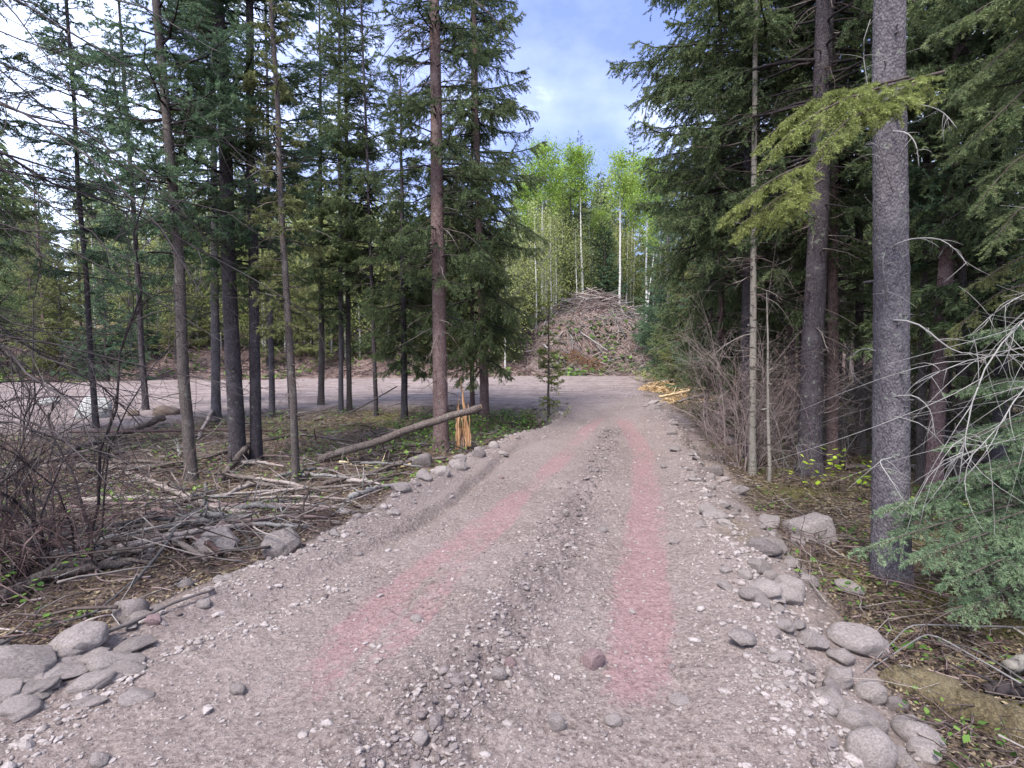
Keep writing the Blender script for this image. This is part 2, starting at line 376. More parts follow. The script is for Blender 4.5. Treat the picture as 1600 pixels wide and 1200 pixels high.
# ------------------------------------------------------------------ terrain
def terrain():
    a_front = np.arange(-56, 56.01, .17); a_back = np.arange(60, 300, 4.)
    ang = np.radians(np.concatenate([a_front, a_back])); na = len(ang)
    r = np.concatenate([[.02, .3, .7], 1.2*1.0082**np.arange(int(math.log(700/1.2)/math.log(1.0082)))]); nr = len(r)
    X = np.sin(ang)[None]*r[:, None]; Y = np.cos(ang)[None]*r[:, None]
    x, y = X.ravel(), Y.ravel(); z = hgt(x, y)
    on, cl, le, re, yn, yf = masks(x, y)
    d1, _ = pdist(x, y, T1); d1b, _ = pdist(x, y, T1B); d2, _ = pdist(x, y, T2); dl, _ = pdist(x, y, LOOSE)
    pink = np.maximum.reduce([np.exp(-(d1/.17)**4)*.74, np.exp(-(d1b/.12)**4)*.6, np.exp(-(d2/.2)**4)*.92])
    pink *= (.45+.75*vn(x*.9+3, y*.9, 77))*(.75+.5*vn((x-le)*9, y*1.2, 76)); pink *= sst(15, 11, y)*sst(1.9, 3.1, y+.5*fbm(x, y, 2.5, 3, 75))
    side = np.exp(-((x-le-.35)/.2)**2)*.4*sst(16, 12, y)
    loose = np.clip(np.exp(-(dl/.26)**2)*(.55+.6*vn(x*2, y*2, 78))+side, 0, 1)
    shoulder = np.maximum(sst(-.5, -.1, x-le), 0)*sst(.75, .2, x-re)*sst(18.5, 17, y)
    road = np.maximum(on, shoulder*(.5+.9*vn(x*3, y*3, 79))); road = np.clip(road, 0, 1)
    hill = sst(-.6, .8, y-yf)*(1-sst(9, 16, y-yf))
    hill = np.maximum(hill, .55*sst(.35, .7, vn(x*.6, y*.6, 80))*(x < le))
    i = np.arange(nr-1)[:, None]; j = np.arange(na)[None]; j2 = (j+1) % na
    q = np.stack([i*na+j, i*na+j2, (i+1)*na+j2, (i+1)*na+j], -1).reshape(-1, 4)[:, ::-1]
    fr = on[q].mean(1) > .45; fc = (cl[q].mean(1) > .5) & ~fr; fh = (y[q].mean(1) > yf[q].mean(1)) & ~fr & ~fc
    V = np.stack([x, y, z], 1)
    at = dict(road=road*(1-cl*.5), clear=cl, pink=pink, loose=loose, hill=hill)
    for nm, msk in (('gravel_road', fr), ('dirt_clearing', fc), ('hillside', fh), ('forest_floor', ~(fr | fc | fh))):
        Fq = q[msk]; u, inv = np.unique(Fq, return_inverse=True)
        me = mesh(nm, V[u], inv.reshape(-1, 4), M['earth'], smooth=True, attrs={k: v[u] for k, v in at.items()})
        tag(obj(nm, me), kind='structure')
terrain()

# ------------------------------------------------------------------ stones
import bmesh
def ico(sub):
    bm = bmesh.new(); bmesh.ops.create_icosphere(bm, subdivisions=sub, radius=1)
    V = np.array([v.co[:] for v in bm.verts]); Fc = np.array([[v.index for v in f.verts] for f in bm.faces]); bm.free(); return V, Fc
ICO = {s: ico(s) for s in (1, 2, 4)}
def block_mesh(seed, m):
    r = np.random.default_rng(seed); V, Fc = ICO[4]; V = np.sign(V)*np.abs(V)**.42; V[:, :2] *= 1-.12*V[:, 2:3]; V[:, 2] += .18*V[:, 0]
    wv = r.normal(size=(14, 3))*4; V = V*(1+.012*(np.sin(V@wv.T+r.uniform(0, 6, 14))).sum(1)[:, None]); return mesh('stone', V*.9, Fc, m, smooth=True)
def rock_mesh(seed, m, cuts=7, rough=.1, sub=4):
    r = np.random.default_rng(seed); V, Fc = ICO[sub]; V = V.copy()
    for _ in range(cuts):
        n = nrm(r.normal(size=3)); d = r.uniform(.62, .93); s = V@n
        V = V-np.outer(np.maximum(s-d, 0)*.88, n)
    k = 14; wv = r.normal(size=(k, 3))*r.uniform(1.5, 6, (k, 1)); ph = r.uniform(0, 6.3, k)
    dsp = (np.sin(V@wv.T+ph)/np.linalg.norm(wv, axis=1)).sum(1)*rough
    V = V*(1+dsp[:, None])
    if sub >= 4:
        for kk in range(2):
            n = nrm(r.normal(size=3)); q = np.abs(V@n-r.uniform(-.4, .4)+.12*np.sin(V@r.normal(size=3)*5)); V = V*(1-.035*np.exp(-(q/.05)**2))[:, None]
    if sub >= 4:
        wv = r.normal(size=(12, 3))*18; V = V*(1+(np.sin(V@wv.T+r.uniform(0, 6, 12)).sum(1)*.0022)[:, None])
    return mesh('stone', V, Fc, m, smooth=True)
ROUND = [rock_mesh(100+i, M['rock'], 5, .1) for i in range(9)]
ANG = [rock_mesh(200+i, M['rock'], 16, .12) for i in range(8)]
DARKR = [rock_mesh(300+i, M['rock_dark'], 8, .1) for i in range(3)]
PINKR = [rock_mesh(330+i, M['rock_pink'], 7, .08) for i in range(2)]
NST = [0]
def stone(px, py, wpx, hpx, label, group=None, protos=ROUND, rz=None, name='stone', cat='stone', tilt=.15, deep=None, sink=.3):
    """centre and size in photo pixels"""
    g = G(px, py+hpx*.33); s = g[1]/FPX; w = wpx*s/2; hh = max(hpx*s/2*1.15, w*.3)
    me = protos[NST[0] % len(protos)]; NST[0] += 1
    o = obj(name, me); o.scale = (w, (deep or .8)*w, hh)
    if rz is None: rz = random.Random(NST[0]).uniform(-.5, .5)
    rr = random.Random(NST[0]+5); o.rotation_euler = (rr.uniform(-tilt, tilt), rr.uniform(-tilt, tilt), rz)
    o.location = (g[0], g[1]+w*.4, float(hgt(g[0], g[1]+w*.4))+hh*(1-sink*1.6)*.8)
    tag(o, label, cat, group); return o
BIG = [
 (336, 848, 78, 46, 'large smooth rounded boulder under the forked pale pole left of the road', ANG, 'boulder'),
 (435, 850, 72, 54, 'angular grey boulder with a peaked top, right of the smooth rounded one', ANG, 'boulder'),
 (199, 960, 60, 42, 'dark round stone by a thin stick at the left road edge', DARKR, 'boulder'),
 (112, 1006, 84, 56, 'big two-humped boulder in the stony heap at lower left', ANG, 'boulder'),
 (158, 1044, 74, 32, 'broad dusty half-buried stone below the two-humped boulder', ANG, 'boulder'),
 (24, 1046, 90, 50, 'large dusty boulder cut by the left frame edge', ANG, 'boulder'),
 (35, 1088, 74, 18, 'long thin slab lying flat in the heap at lower left', ROUND, 'stone'),
 (22, 1108, 64, 26, 'lowest elongated stone in the heap at lower left', ROUND, 'stone'),
 (60, 1062, 30, 24, 'small egg-shaped stone between the slabs at lower left', ROUND, 'stone'),
 (112, 1048, 32, 16, 'small oval pebble stone under the two-humped boulder', ROUND, 'stone'),
 (316, 945, 26, 16, 'pale rounded stone beyond the end of the thin stick', ROUND, 'stone'),
 (236, 972, 34, 16, 'pinkish flat stone beside the thin stick', PINKR, 'stone'),
 (370, 1080, 26, 18, 'pale oval stone lying alone on the left of the road', ROUND, 'stone'),
 (150, 1190, 34, 22, 'half buried grey stone at the bottom left of the road', ROUND, 'stone'),
 (658, 722, 38, 26, 'dark boulder at the foot of the splintered stump', DARKR, 'boulder'),
 (662, 744, 30, 22, 'round grey stone at the left road edge near the broken stump', ROUND, 'stone'),
 (690, 737, 26, 20, 'grey stone just right of the round one near the broken stump', ROUND, 'stone'),
 (714, 727, 30, 20, 'low grey stone below the roots of the broken stump', ROUND, 'stone'),
 (748, 708, 22, 20, 'dark round cobble right of the broken stump', DARKR, 'stone'),
 (625, 763, 34, 18, 'flat pale stone left of the round stones by the stump', ROUND, 'stone'),
 (772, 696, 18, 14, 'small grey cobble where the left stone row thins out', ROUND, 'stone'),
 (845, 660, 18, 10, 'pinkish stone at the far end of the left stone row', PINKR, 'stone'),
 (140, 640, 50, 40, 'pale whitish boulder standing in the dirt clearing', [rock_mesh(417, M['rock_white'], 6, .14)], 'boulder'),
 (252, 643, 48, 18, 'low brown boulder behind the leaning trunk in the clearing', [rock_mesh(412, M['rock_brown'], 9, .12)], 'boulder'),
 (208, 646, 20, 12, 'small reddish brown rock beside the low brown boulder', [rock_mesh(413, M['rock_brown'], 9, .12)], 'stone'),
 (70, 628, 30, 12, 'small pale rock beyond the bare shrub', [rock_mesh(419, M['rock_white'], 6, .12)], 'stone'),
 (1274, 830, 70, 46, 'flat-topped slab-sided block right of the road by the spruce branch', [block_mesh(421, M['rock'])], 'boulder'),
 (1197, 858, 56, 26, 'long flat dark stone left of the flat-topped block', DARKR, 'stone'),
 (1236, 822, 24, 24, 'small round stone touching the flat-topped block', ROUND, 'stone'),
 (1118, 736, 32, 18, 'brown oval stone at the right road edge near the dead twigs', DARKR, 'stone'),
 (1232, 935, 56, 28, 'long oval stone midway down the right stone row', ROUND, 'stone'),
 (1178, 930, 44, 20, 'flat dusty stone on the road side of the right stone row', ROUND, 'stone'),
 (1205, 902, 24, 16, 'curved little stone above the long oval one', ROUND, 'stone'),
 (1276, 1006, 52, 34, 'elongated stone with pale blue and pink flecks', ROUND, 'stone'),
 (1351, 1006, 92, 46, 'largest smooth flat boulder in the right stone row', ROUND, 'boulder'),
 (1318, 1030, 40, 24, 'rounded stone below the largest smooth boulder', ROUND, 'stone'),
 (1316, 1062, 56, 34, 'smooth oval stone in the middle of the lower right row', ROUND, 'stone'),
 (1302, 1081, 38, 36, 'round mottled stone on the road side of the lower right row', DARKR, 'stone'),
 (1366, 1086, 52, 38, 'long tilted stone nearest the rotten moss log', ROUND, 'stone'),
 (1405, 1103, 36, 24, 'dark-edged stone tucked against the black soil', DARKR, 'stone'),
 (1336, 1130, 54, 46, 'broad rounded boulder above the two lowest ones at right', ROUND, 'boulder'),
 (1366, 1178, 76, 60, 'lowest pale boulder cut by the bottom frame edge at right', ROUND, 'boulder'),
 (1414, 1190, 50, 40, 'boulder leaning behind the lowest pale boulder at right', ROUND, 'boulder'),
 (1228, 982, 32, 20, 'small pale stone left of the flecked elongated stone', ROUND, 'stone'),
 (1299, 1112, 22, 16, 'little stone under the round mottled stone', ROUND, 'stone'),
 (928, 1034, 46, 34, 'pink speckled stone lying alone on the road', PINKR, 'stone'),
 (870, 1131, 32, 30, 'egg-shaped grey stone on the lower middle of the road', ROUND, 'stone'),
 (960, 1127, 32, 20, 'flat grey oval stone near the bottom middle of the road', ROUND, 'stone'),
 (1064, 1095, 36, 12, 'flat angular chip of rock right of the pink wheel track', ANG, 'stone'),
 (780, 1053, 28, 20, 'pale rounded stone in the churned soil mid road', ROUND, 'stone'),
 (798, 1036, 22, 18, 'pinkish round stone in the churned soil mid road', PINKR, 'stone'),
 (656, 1156, 30, 24, 'angular grey stone in the churned soil at the bottom', ANG, 'stone'),
 (783, 746, 10, 5, 'small red clod on the left wheel track', PINKR, 'stone'),
 (950, 672, 14, 6, 'flat stone on the far crown of the road', DARKR, 'stone'),
 (884, 570+230, 12, 9, 'little pale stone on the middle of the road', ROUND, 'stone'),
 (650, 968, 22, 12, 'pale pebble stone left of the churned soil', ROUND, 'stone'),
 (943, 828, 18, 9, 'white flat stone on the dark middle strip', ROUND, 'stone'),
 (1140, 690, 22, 14, 'grey stone at the foot of the slim brown trunk', ROUND, 'stone'),
]
for (px, py, w_, h_, lab, pr, cat) in BIG:
    stone(px, py, w_, h_, lab, protos=pr, name=cat, cat=cat)
# cobbles of the two windrows
rs = random.Random(11)
def cobbles(n, E, side, group, label):
    for i in range(n):
        y = 2.0*(17/2.0)**(rs.random()**.85)
        spread = rs.gauss(.0, .22)
        x = float(edge(E, y)) + (-.12 if side < 0 else .02)+spread
        if side > 0 and rs.random() < .35: x += rs.uniform(.0, .35)
        s = rs.choice([.02, .025, .03, .04, .05, .065])*rs.uniform(.8, 1.3)*(1.15 if side > 0 else 1)
        o = obj('cobble', rs.choice(ROUND+ANG+ANG+DARKR[:1]))
        o.scale = (s*rs.uniform(1, 1.7), s*rs.uniform(.9, 1.2), s*rs.uniform(.55, .9))
        o.rotation_euler = (rs.uniform(-.3, .3), rs.uniform(-.3, .3), rs.uniform(0, 6.3))
        o.location = (x, y, float(hgt(x, y))+o.scale[2]*.42)
        zn = 'on the nearest stretch' if y < 3.6 else 'on the middle stretch' if y < 7.5 else 'on the far stretch'
        tag(o, label+' '+zn, 'cobble', group+' '+zn)
cobbles(110, LE, -1, 'cobbles along the left road edge', 'small dusty cobble in the row along the left road edge')
cobbles(130, RE, 1, 'cobbles along the right road edge', 'small dusty cobble in the row along the right road edge')

for i in range(34):
    px = rs.uniform(-30, 215); py = rs.uniform(1035, 1125)-px*.12-(30 if i % 3 == 0 else 0); g_ = G(px, py); s = rs.uniform(.03, .085)
    o = obj('stone', rs.choice(ANG+ROUND)); o.scale = (s*rs.uniform(1, 1.8), s*rs.uniform(.6, 1), s*rs.uniform(.35, .7)); o.rotation_euler = (rs.uniform(-.25, .25), rs.uniform(-.25, .25), rs.uniform(-.2, .9)); o.location = (g_[0], g_[1], g_[2]+o.scale[2]*.35)
    tag(o, 'dusty stone in the rubble heap round the bottom-left boulders', 'stone', 'rubble stones at the bottom left')
def pebbles():
    n = 78000
    r = 1.6*(30/1.6)**rng.random(n)**1.05; a = np.radians(rng.uniform(-50, 50, n)); x = np.sin(a)*r; y = np.cos(a)*r
    on, cl, le, re, yn, yf = masks(x, y); dl, _ = pdist(x, y, LOOSE); d1, _ = pdist(x, y, T1); d2, _ = pdist(x, y, T2)
    sh = np.exp(-((x-le+.0)/.3)**2)+np.exp(-((x-re)/.35)**2)
    band = np.exp(-((x-le-.75-.1*np.sin(y*2))/.1)**2)*sst(4.5, 3.4, y)
    p = on*.36+cl*.3+sh*sst(19, 16, y)*.6+np.exp(-(dl/.2)**2)*.8*on+band*.7; p *= 1-.45*np.exp(-(d1/.22)**2)-.45*np.exp(-(d2/.22)**2)
    keep = rng.random(n) < p; x, y, r = x[keep], y[keep], r[keep]; sh = sh[keep]; lo = np.exp(-(dl[keep]/.2)**2); band = band[keep]; n = len(x)
    s = .0029*np.exp(rng.normal(0, .5, n))*(1+.9*sh+.8*lo+1.*band)*(1+np.minimum(r, 18)*.13)
    big = rng.random(n) < .025; s[big] *= 2.2
    s = np.minimum(s, .032)
    V0, F0_ = ICO[1]; var = [V0*(1+rng.normal(0, .2, (len(V0), 1))) for _ in range(12)]
    var = np.array(var)[rng.integers(0, 12, n)]
    sc = s[:, None]*np.stack([rng.uniform(1, 1.6, n), rng.uniform(.8, 1.1, n), rng.uniform(.5, .85, n)], 1)
    V = var*sc[:, None]; th = rng.uniform(0, 6.3, n); c, sn = np.cos(th)[:, None], np.sin(th)[:, None]
    V = np.stack([V[..., 0]*c-V[..., 1]*sn, V[..., 0]*sn+V[..., 1]*c, V[..., 2]], -1)
    z = hgt(x, y)+sc[:, 2]*.35
    V = (V+np.stack([x, y, z], 1)[:, None]).reshape(-1, 3)
    Fc = (F0_[None]+(np.arange(n)*len(V0))[:, None, None]).reshape(-1, 3)
    t = np.repeat(rng.random(n)**2, len(V0))
    cm = np.repeat((rng.random(n) < .12+.62*lo), len(F0_)).astype(int); me = mesh('gravel', V, Fc, [M['rock'], M['clod']], cm, attrs={'tint': t}); me.polygons.foreach_set('use_smooth', np.repeat(rng.random(n) < .35, len(F0_)))
    tag(obj('gravel', me), kind='stuff'); print('pebbles', n)
pebbles()

# ------------------------------------------------------------------ spruce builder
def needles_on(P0, P1, dens, nl, nw, g, up=0.):
    """P0,P1 (T,3) twig ends -> needle triangles along them"""
    L_ = np.linalg.norm(P1-P0, axis=1); cnt = np.maximum((L_*dens+g.random(len(L_))).astype(int), 1)
    idx = np.repeat(np.arange(len(L_)), cnt); n = len(idx)
    t = g.random(n); D = nrm(P1-P0)[idx]
    base = P0[idx]+(P1-P0)[idx]*t[:, None]
    rv = g.normal(size=(n, 3)); rv -= (rv*D).sum(1, keepdims=True)*D; rv = nrm(rv)
    dr = nrm(D*.75+rv*.8+np.array([0, 0, up])); ln = nl*g.uniform(.7, 1.2, n)[:, None]
    sd_ = nrm(np.cross(dr, g.normal(size=(n, 3))))*nw/2
    V = np.stack([base-sd_, base+sd_, base+dr*ln], 1).reshape(-1, 3)
    return V, np.arange(n*3).reshape(-1, 3), idx
def branch_set(g, base, dirh, Ln, drop, curl, n=7):
    """main branch paths. base (B,3), dirh (B,3) horizontal unit, Ln (B,)"""
    s = np.linspace(0, 1, n)[None, :, None]
    L_ = Ln[:, None, None]
    side = np.cross(dirh, [0, 0, 1.])[:, None]
    wob = (g.normal(size=(len(Ln), 1, 1))*.12)*s**2+np.cumsum(g.normal(size=(len(Ln), n, 1))*.018, 1)*(s > 0)
    P = base[:, None]+dirh[:, None]*L_*s*(1-.12*s)+side*L_*wob
    z = L_[..., 0]*(.12*s[..., 0]-drop[:, None]*s[..., 0]**1.5+curl[:, None]*s[..., 0]**3)
    P = P.copy(); P[..., 2] += z+np.cumsum(g.normal(size=(len(Ln), n))*.012, 1)*L_[..., 0]
    return P
def interp_path(P, b, s):
    n = P.shape[1]; f = s*(n-1); i = np.minimum(f.astype(int), n-2); t = (f-i)[:, None]
    p = P[b, i]*(1-t)+P[b, i+1]*t; return p, nrm(P[b, i+1]-P[b, i])
def spruce_crown(seed, H, z0, Lmax, dens=8, lod=1., drop=.55, hang=.5, top=.12, needle=200, shape=.75, s0=.15, nl=.036, low=.55, nw=.0105):
    g = np.random.default_rng(seed)
    nb = int((H-z0)*dens*1.35); zz = z0+(H-z0-.1)*np.sort(g.random(nb)); u = (zz-z0)/(H-z0)
    Ln = Lmax*((1-u)**shape*(low+(1-low)*sst(0, .25, u))+.04)*g.uniform(.55, 1.15, nb)
    az = g.uniform(0, 6.283, nb); dh = np.stack([np.cos(az), np.sin(az), 0*az], 1)
    drp = drop*(1-u*.9)*g.uniform(.6, 1.3, nb)-.25*u; P = branch_set(g, np.stack([0*zz, 0*zz, zz], 1), dh, Ln, drp, .28*(1-u*.6)*g.uniform(.5, 1.4, nb))
    rr = (.004+.011*Ln)[:, None]*np.linspace(1, .22, 7)[None]
    woodV, woodF = tubes(P, rr, 4 if lod >= .8 else 3, False)
    # twigs
    sp = .05/lod; cnt = np.maximum((Ln/sp).astype(int), 3); b = np.repeat(np.arange(nb), cnt); T = len(b)
    s = s0+(1-s0)*g.random(T)**.85
    p, d = interp_path(P, b, s); side = np.cross(d, [0, 0, 1.])*np.where(g.random(T) < .5, 1, -1)[:, None]
    tl = Ln[b]**.7*.46*(1.06-s)**.6*g.uniform(.4, 1.2, T)*(.5+.5*np.minimum(1, s*2.5))
    dr = nrm(d*.75+side*g.uniform(.4, 1., T)[:, None]+np.array([0, 0, -1.])*(hang*g.uniform(0, 1.6, T)*(1-u[b]*.7))[:, None])
    e = p+dr*tl[:, None]; midp = p+dr*(tl*.55)[:, None]+np.array([0, 0, .04])*tl[:, None]; e[:, 2] -= tl*.12
    P0 = np.concatenate([p, midp]); P1 = np.concatenate([midp, e]); own = np.concatenate([np.arange(T)]*2)
    if lod >= .8:       # second order side twigs
        k = 2; rep = np.repeat(np.arange(T), k); sp_ = p[rep]+(e-p)[rep]*g.uniform(.25, .85, len(rep))[:, None]
        d2 = nrm(dr[rep]+g.normal(size=(len(rep), 3))*.55+np.array([0, 0, -.25])); l2 = tl[rep]*g.uniform(.25, .55, len(rep))
        P0 = np.concatenate([P0, sp_]); P1 = np.concatenate([P1, sp_+d2*l2[:, None]]); own = np.concatenate([own, rep])
        tp = np.stack([p, midp, e], 1); twV, twF = tubes(tp, np.broadcast_to([.0035, .0025, .0012], (T, 3)), 3, False)
        woodV, woodF = merge([(woodV, woodF), (twV, twF)])
    # branch end itself
    P0 = np.concatenate([P0, P[:, 4], P[:, 5]]); P1 = np.concatenate([P1, P[:, 5], P[:, 6]]); own = np.concatenate([own, np.full(2*nb, -1)])
    # leader
    nV, nF, idx = needles_on(P0, P1, needle*lod**1.6, nl/lod, nw/lod**1.3, g)
    tb = g.random(T+1); tint = np.clip(tb[own[idx]]*.6+g.random(len(idx))*.4, 0, 1)
    # new growth lighter near branch ends
    sv = np.append(s, 1.)[own[idx]]; tint = np.clip(tint*.75+.3*sv**3, 0, 1)
    V, Fc = merge([(woodV, woodF), (nV, nF)])
    mi = np.concatenate([np.zeros(len(woodF)), np.ones(len(nF))])
    at = np.concatenate([np.full(len(woodV), .3), np.repeat(tint, 3)])
    return V, Fc, mi, at
def crown_mesh(nm='needle', wood='twig_dark', **k):
    V, Fc, mi, at = spruce_crown(**k)
    return mesh('crown', V, Fc, [M[wood], M[nm]], mi, attrs={'tint': at})
def dead_mesh(seed, z0, z1, Lmax, dens=10, m='twig', curl=.5, droop=.35, kid=10, r0=.006):
    g = np.random.default_rng(seed); nb = max(int((z1-z0)*dens), 3)
    zz = g.uniform(z0, z1, nb); Ln = Lmax*g.uniform(.25, 1.1, nb)*(.5+.5*(zz-z0)/(z1-z0)); az = g.uniform(0, 6.283, nb)
    dh = np.stack([np.cos(az), np.sin(az), 0*az], 1)
    P = branch_set(g, np.stack([0*zz, 0*zz, zz], 1), dh, Ln, droop*g.uniform(0, 1.8, nb), curl*g.uniform(-.6, 1, nb))
    parts = [tubes(P, (r0*(.6+Ln))[:, None]*np.linspace(1, .25, 7)[None], 4, False)]
    def kids(P, Ln, per, lf, rad, g):
        n = P.shape[1]; cnt = np.maximum((Ln*per).astype(int), 2); b = np.repeat(np.arange(len(Ln)), cnt); T = len(b); s = g.uniform(.12, 1, T)
        p, d = interp_path(P, b, s); dd = nrm(d*.6+g.normal(size=(T, 3))*.75+np.array([0, 0, -.2])); l = np.maximum(Ln[b]*lf*g.uniform(.3, 1.2, T)*(1.1-s*.7), .03)
        q = np.linspace(0, 1, 4)[None, :, None]; bend = g.normal(size=(T, 1, 3))*.35
        Pk = p[:, None]+dd[:, None]*l[:, None, None]*q+bend*l[:, None, None]*q**2
        return Pk, l, tubes(Pk, np.full((T, 1), rad)*np.linspace(1, .35, 4)[None], 3, False)
    P2, L2, t2 = kids(P, Ln, kid, .35, r0*.38, g); parts.append(t2)
    P3, L3, t3 = kids(P2, L2, kid*.8, .45, r0*.22, g); parts.append(t3)
    V, Fc = merge(parts); t = np.repeat(g.random(len(V)//4+1), 4)[:len(V)]
    return mesh('dead_branches', V, Fc, M[m], attrs={'tint': vn(V[:, 0]*5, V[:, 2]*5+V[:, 1]*3)})
def trunk_mesh(H, r, m, seed, k=12, bend=.0, flare=.5, knots=True):
    g = np.random.default_rng(seed); n = 40; hi = k >= 20
    if hi: k = 48
    t = np.concatenate([np.linspace(0, .12, 14), np.linspace(.14, 1, n-14)]) if not hi else np.concatenate([np.linspace(0, .5, 420), np.linspace(.503, 1, 60)]); z = t*H-.15
    rad = r*(1-t)**.75*(1-.0)+.004; rad *= 1+flare*np.exp(-t*H/.22)
    cx = bend*np.sin(t*3.1+g.uniform(0, 3))*t+np.interp(t, np.linspace(0, 1, 9), g.normal(0, .012, 9)*min(1, H/8))*np.minimum(t*8, 1)
    cy = np.interp(t, np.linspace(0, 1, 9), g.normal(0, .012, 9))*np.minimum(t*8, 1)
    a = np.arange(k)*2*np.pi/k
    lump = 1+.05*np.sin(a[None]*3+z[:, None]*1.7)+(g.normal(0, .025, (len(t), k)) if not hi else .05*fbm(a[None]*1.3+0*z[:, None], z[:, None]*4+0*a[None], 1, 4, 7)+.09*np.abs(fbm(np.cos(a)[None]*3+0*z[:, None]+9, np.sin(a)[None]*3+z[:, None]*9, 2, 4, 8)))+flare*.35*np.exp(-t*H/.25)[:, None]*np.sin(a[None]*5+seed)
    V = np.stack([cx[:, None]+np.cos(a)*rad[:, None]*lump, cy[:, None]+np.sin(a)*rad[:, None]*lump, np.broadcast_to(z[:, None], lump.shape)], -1).reshape(-1, 3)
    i = np.arange(len(t)-1)[:, None]*k; j = np.arange(k)[None]; j2 = (j+1) % k
    Fc = tri(np.stack([i+j, i+j2, i+k+j2, i+k+j], -1).reshape(-1, 4)); parts = [(V, Fc)]
    if knots:   # stubs of broken limbs
        m_ = int(H*3); zz = g.uniform(.5, H*.6, m_); az = g.uniform(0, 6.28, m_); rr = np.interp(zz, z, rad)
        d = np.stack([np.cos(az), np.sin(az), g.uniform(-.3, .4, m_)], 1); b0 = np.stack([np.interp(zz, z, cx), np.interp(zz, z, cy), zz], 1)
        l = rr[:, None]+g.uniform(.01, .07, m_)[:, None]
        P = np.stack([b0, b0+d*l*.5, b0+d*l], 1); parts.append(tubes(P, np.outer(g.uniform(.005, .011, m_), [1.3, 1.1, .7]), 5))
    V, Fc = merge(parts); return mesh('trunk', V, Fc, M[m], smooth=True)

def tree(kind, base, top, H, r, bark, crown=None, dead=None, label='', cat='spruce', group=None, seed=1, k=12, bend=0, rz=None, flare=.5, cs=1., base_z=None, trunk=None, ts=1.):
    """base world point, top = another world point the trunk passes through"""
    base = np.array(base, float); d = np.array(top, float)-base; d = d/np.linalg.norm(d)
    e = empty(kind, base); q = Vector((0, 0, 1)).rotation_difference(Vector(d.tolist()))
    rz = rz if rz is not None else random.Random(seed).uniform(0, 6.28)
    e.rotation_euler = (q.to_matrix() @ Matrix.Rotation(rz, 3, 'Z')).to_euler()
    t = obj('trunk', trunk or trunk_mesh(H, r, bark, seed, k, bend, flare), e); 
    if trunk: t.scale = (ts, ts, ts)
    if crown: c = obj('crown', crown, e); c.scale = (cs, cs, cs)
    if dead: c = obj('dead_branches', dead, e); 
    tag(e, label, cat, group); return e
def tp(bx, by, tx, ty, dd=None):
    """base pixel, and pixel where the trunk is higher up -> world base, world top"""
    b = G(bx, by)
    if dd: b = W(bx, by, dd); b[2] = float(hgt(b[0], b[1]))
    return b, W(tx, ty, b[1])

# ------------------------------------------------------------------ near spruces, left
CR = {}
CR['a'] = crown_mesh(seed=1, H=13, z0=2.6, Lmax=1.75, dens=12, drop=.45, hang=.45)
CR['b'] = crown_mesh(seed=2, H=12, z0=2.9, Lmax=1.5, dens=12, drop=.3, hang=.3, nm='needle_blue')
CR['c'] = crown_mesh(seed=3, H=14, z0=2.2, Lmax=1.5, dens=11, drop=.55, hang=.5)
CR['d'] = crown_mesh(seed=4, H=13, z0=1.2, Lmax=1.9, dens=19, drop=.8, hang=1., nm='needle', shape=.5, needle=230, s0=.1)
CR['low'] = crown_mesh(seed=5, H=5.6, z0=1.2, Lmax=1.5, dens=17, drop=.7, hang=.9, nm='needle_olive', shape=.25, s0=.35)
CR['e'] = crown_mesh(seed=6, H=14, z0=3.0, Lmax=2.2, dens=12, drop=.6, hang=.7, shape=.5, s0=.4)
CR['e2'] = crown_mesh(seed=9, H=15, z0=2.6, Lmax=2.4, dens=14, drop=.65, hang=.8, shape=.4, s0=.3)
CR['thin'] = crown_mesh(seed=7, H=8, z0=2.0, Lmax=.75, dens=9, drop=.5, hang=.5, nm='needle_olive')
DD = {}
DD['a'] = dead_mesh(11, .9, 4.5, .95, 11, 'twig_dark')
DD['b'] = dead_mesh(12, .7, 4.5, .8, 10, 'twig')
DD['c'] = dead_mesh(13, .6, 5, 1.1, 16, 'twig', .7)
DD['in'] = dead_mesh(16, .8, 9, 1.5, 15, 'twig', .5, .5, 9)
DD['g'] = dead_mesh(14, .8, 5, .8, 12, 'twig_grey', .9)

b, t = tp(300, 752, 262, 200); tree('spruce_tree', b, t, 12, .07, 'bark_fine', CR['b'], DD['a'], 'slim spruce with its leaning trunk nearest the dead brush, leftmost of the near trunks', seed=21, bend=.05)
b, t = tp(372, 722, 350, 200); tree('spruce_tree', b, t, 15, .115, 'bark_dark', CR['a'], DD['a'], 'thick dark trunk with peeling grey bark at its foot, left of the clump', seed=22, rz=.5)
b, t = tp(400, 718, 392, 200); tree('spruce_tree', b, t, 13, .083, 'bark_dark', CR['b'], DD['b'], 'dark mid-sized spruce rooted right beside the thick peeling trunk', seed=23, rz=2.2)
b, t = tp(463, 752, 432, 180); tree('spruce_tree', b, t, 10, .045, 'bark_fine', CR['thin'], DD['b'], 'very slim grey spruce pole right of the dark pair', seed=24)
b, t = tp(337, 655, 335, 300); tree('spruce_tree', b, t, 12, .1, 'bark_grey', CR['c'], None, 'pale grey trunk seen behind and left of the thick peeling trunk', seed=25)
b, t = tp(425, 652, 420, 300); tree('spruce_tree', b, t, 11, .07, 'bark_grey', CR['thin'], DD['a'], 'thin grey trunk standing behind the very slim pole', seed=26)
b, t = tp(502, 632, 500, 200); tree('spruce_tree', b, t, 12, .08, 'bark_fine', CR['c'], None, 'slim trunk at the clearing edge left of the twin trunks', seed=27, rz=1)
b, t = tp(533, 645, 530, 100); tree('spruce_tree', b, t, 15, .062, 'bark_grey', CR['a'], DD['b'], 'left one of the tall twin trunks before the clearing', seed=28, rz=3)
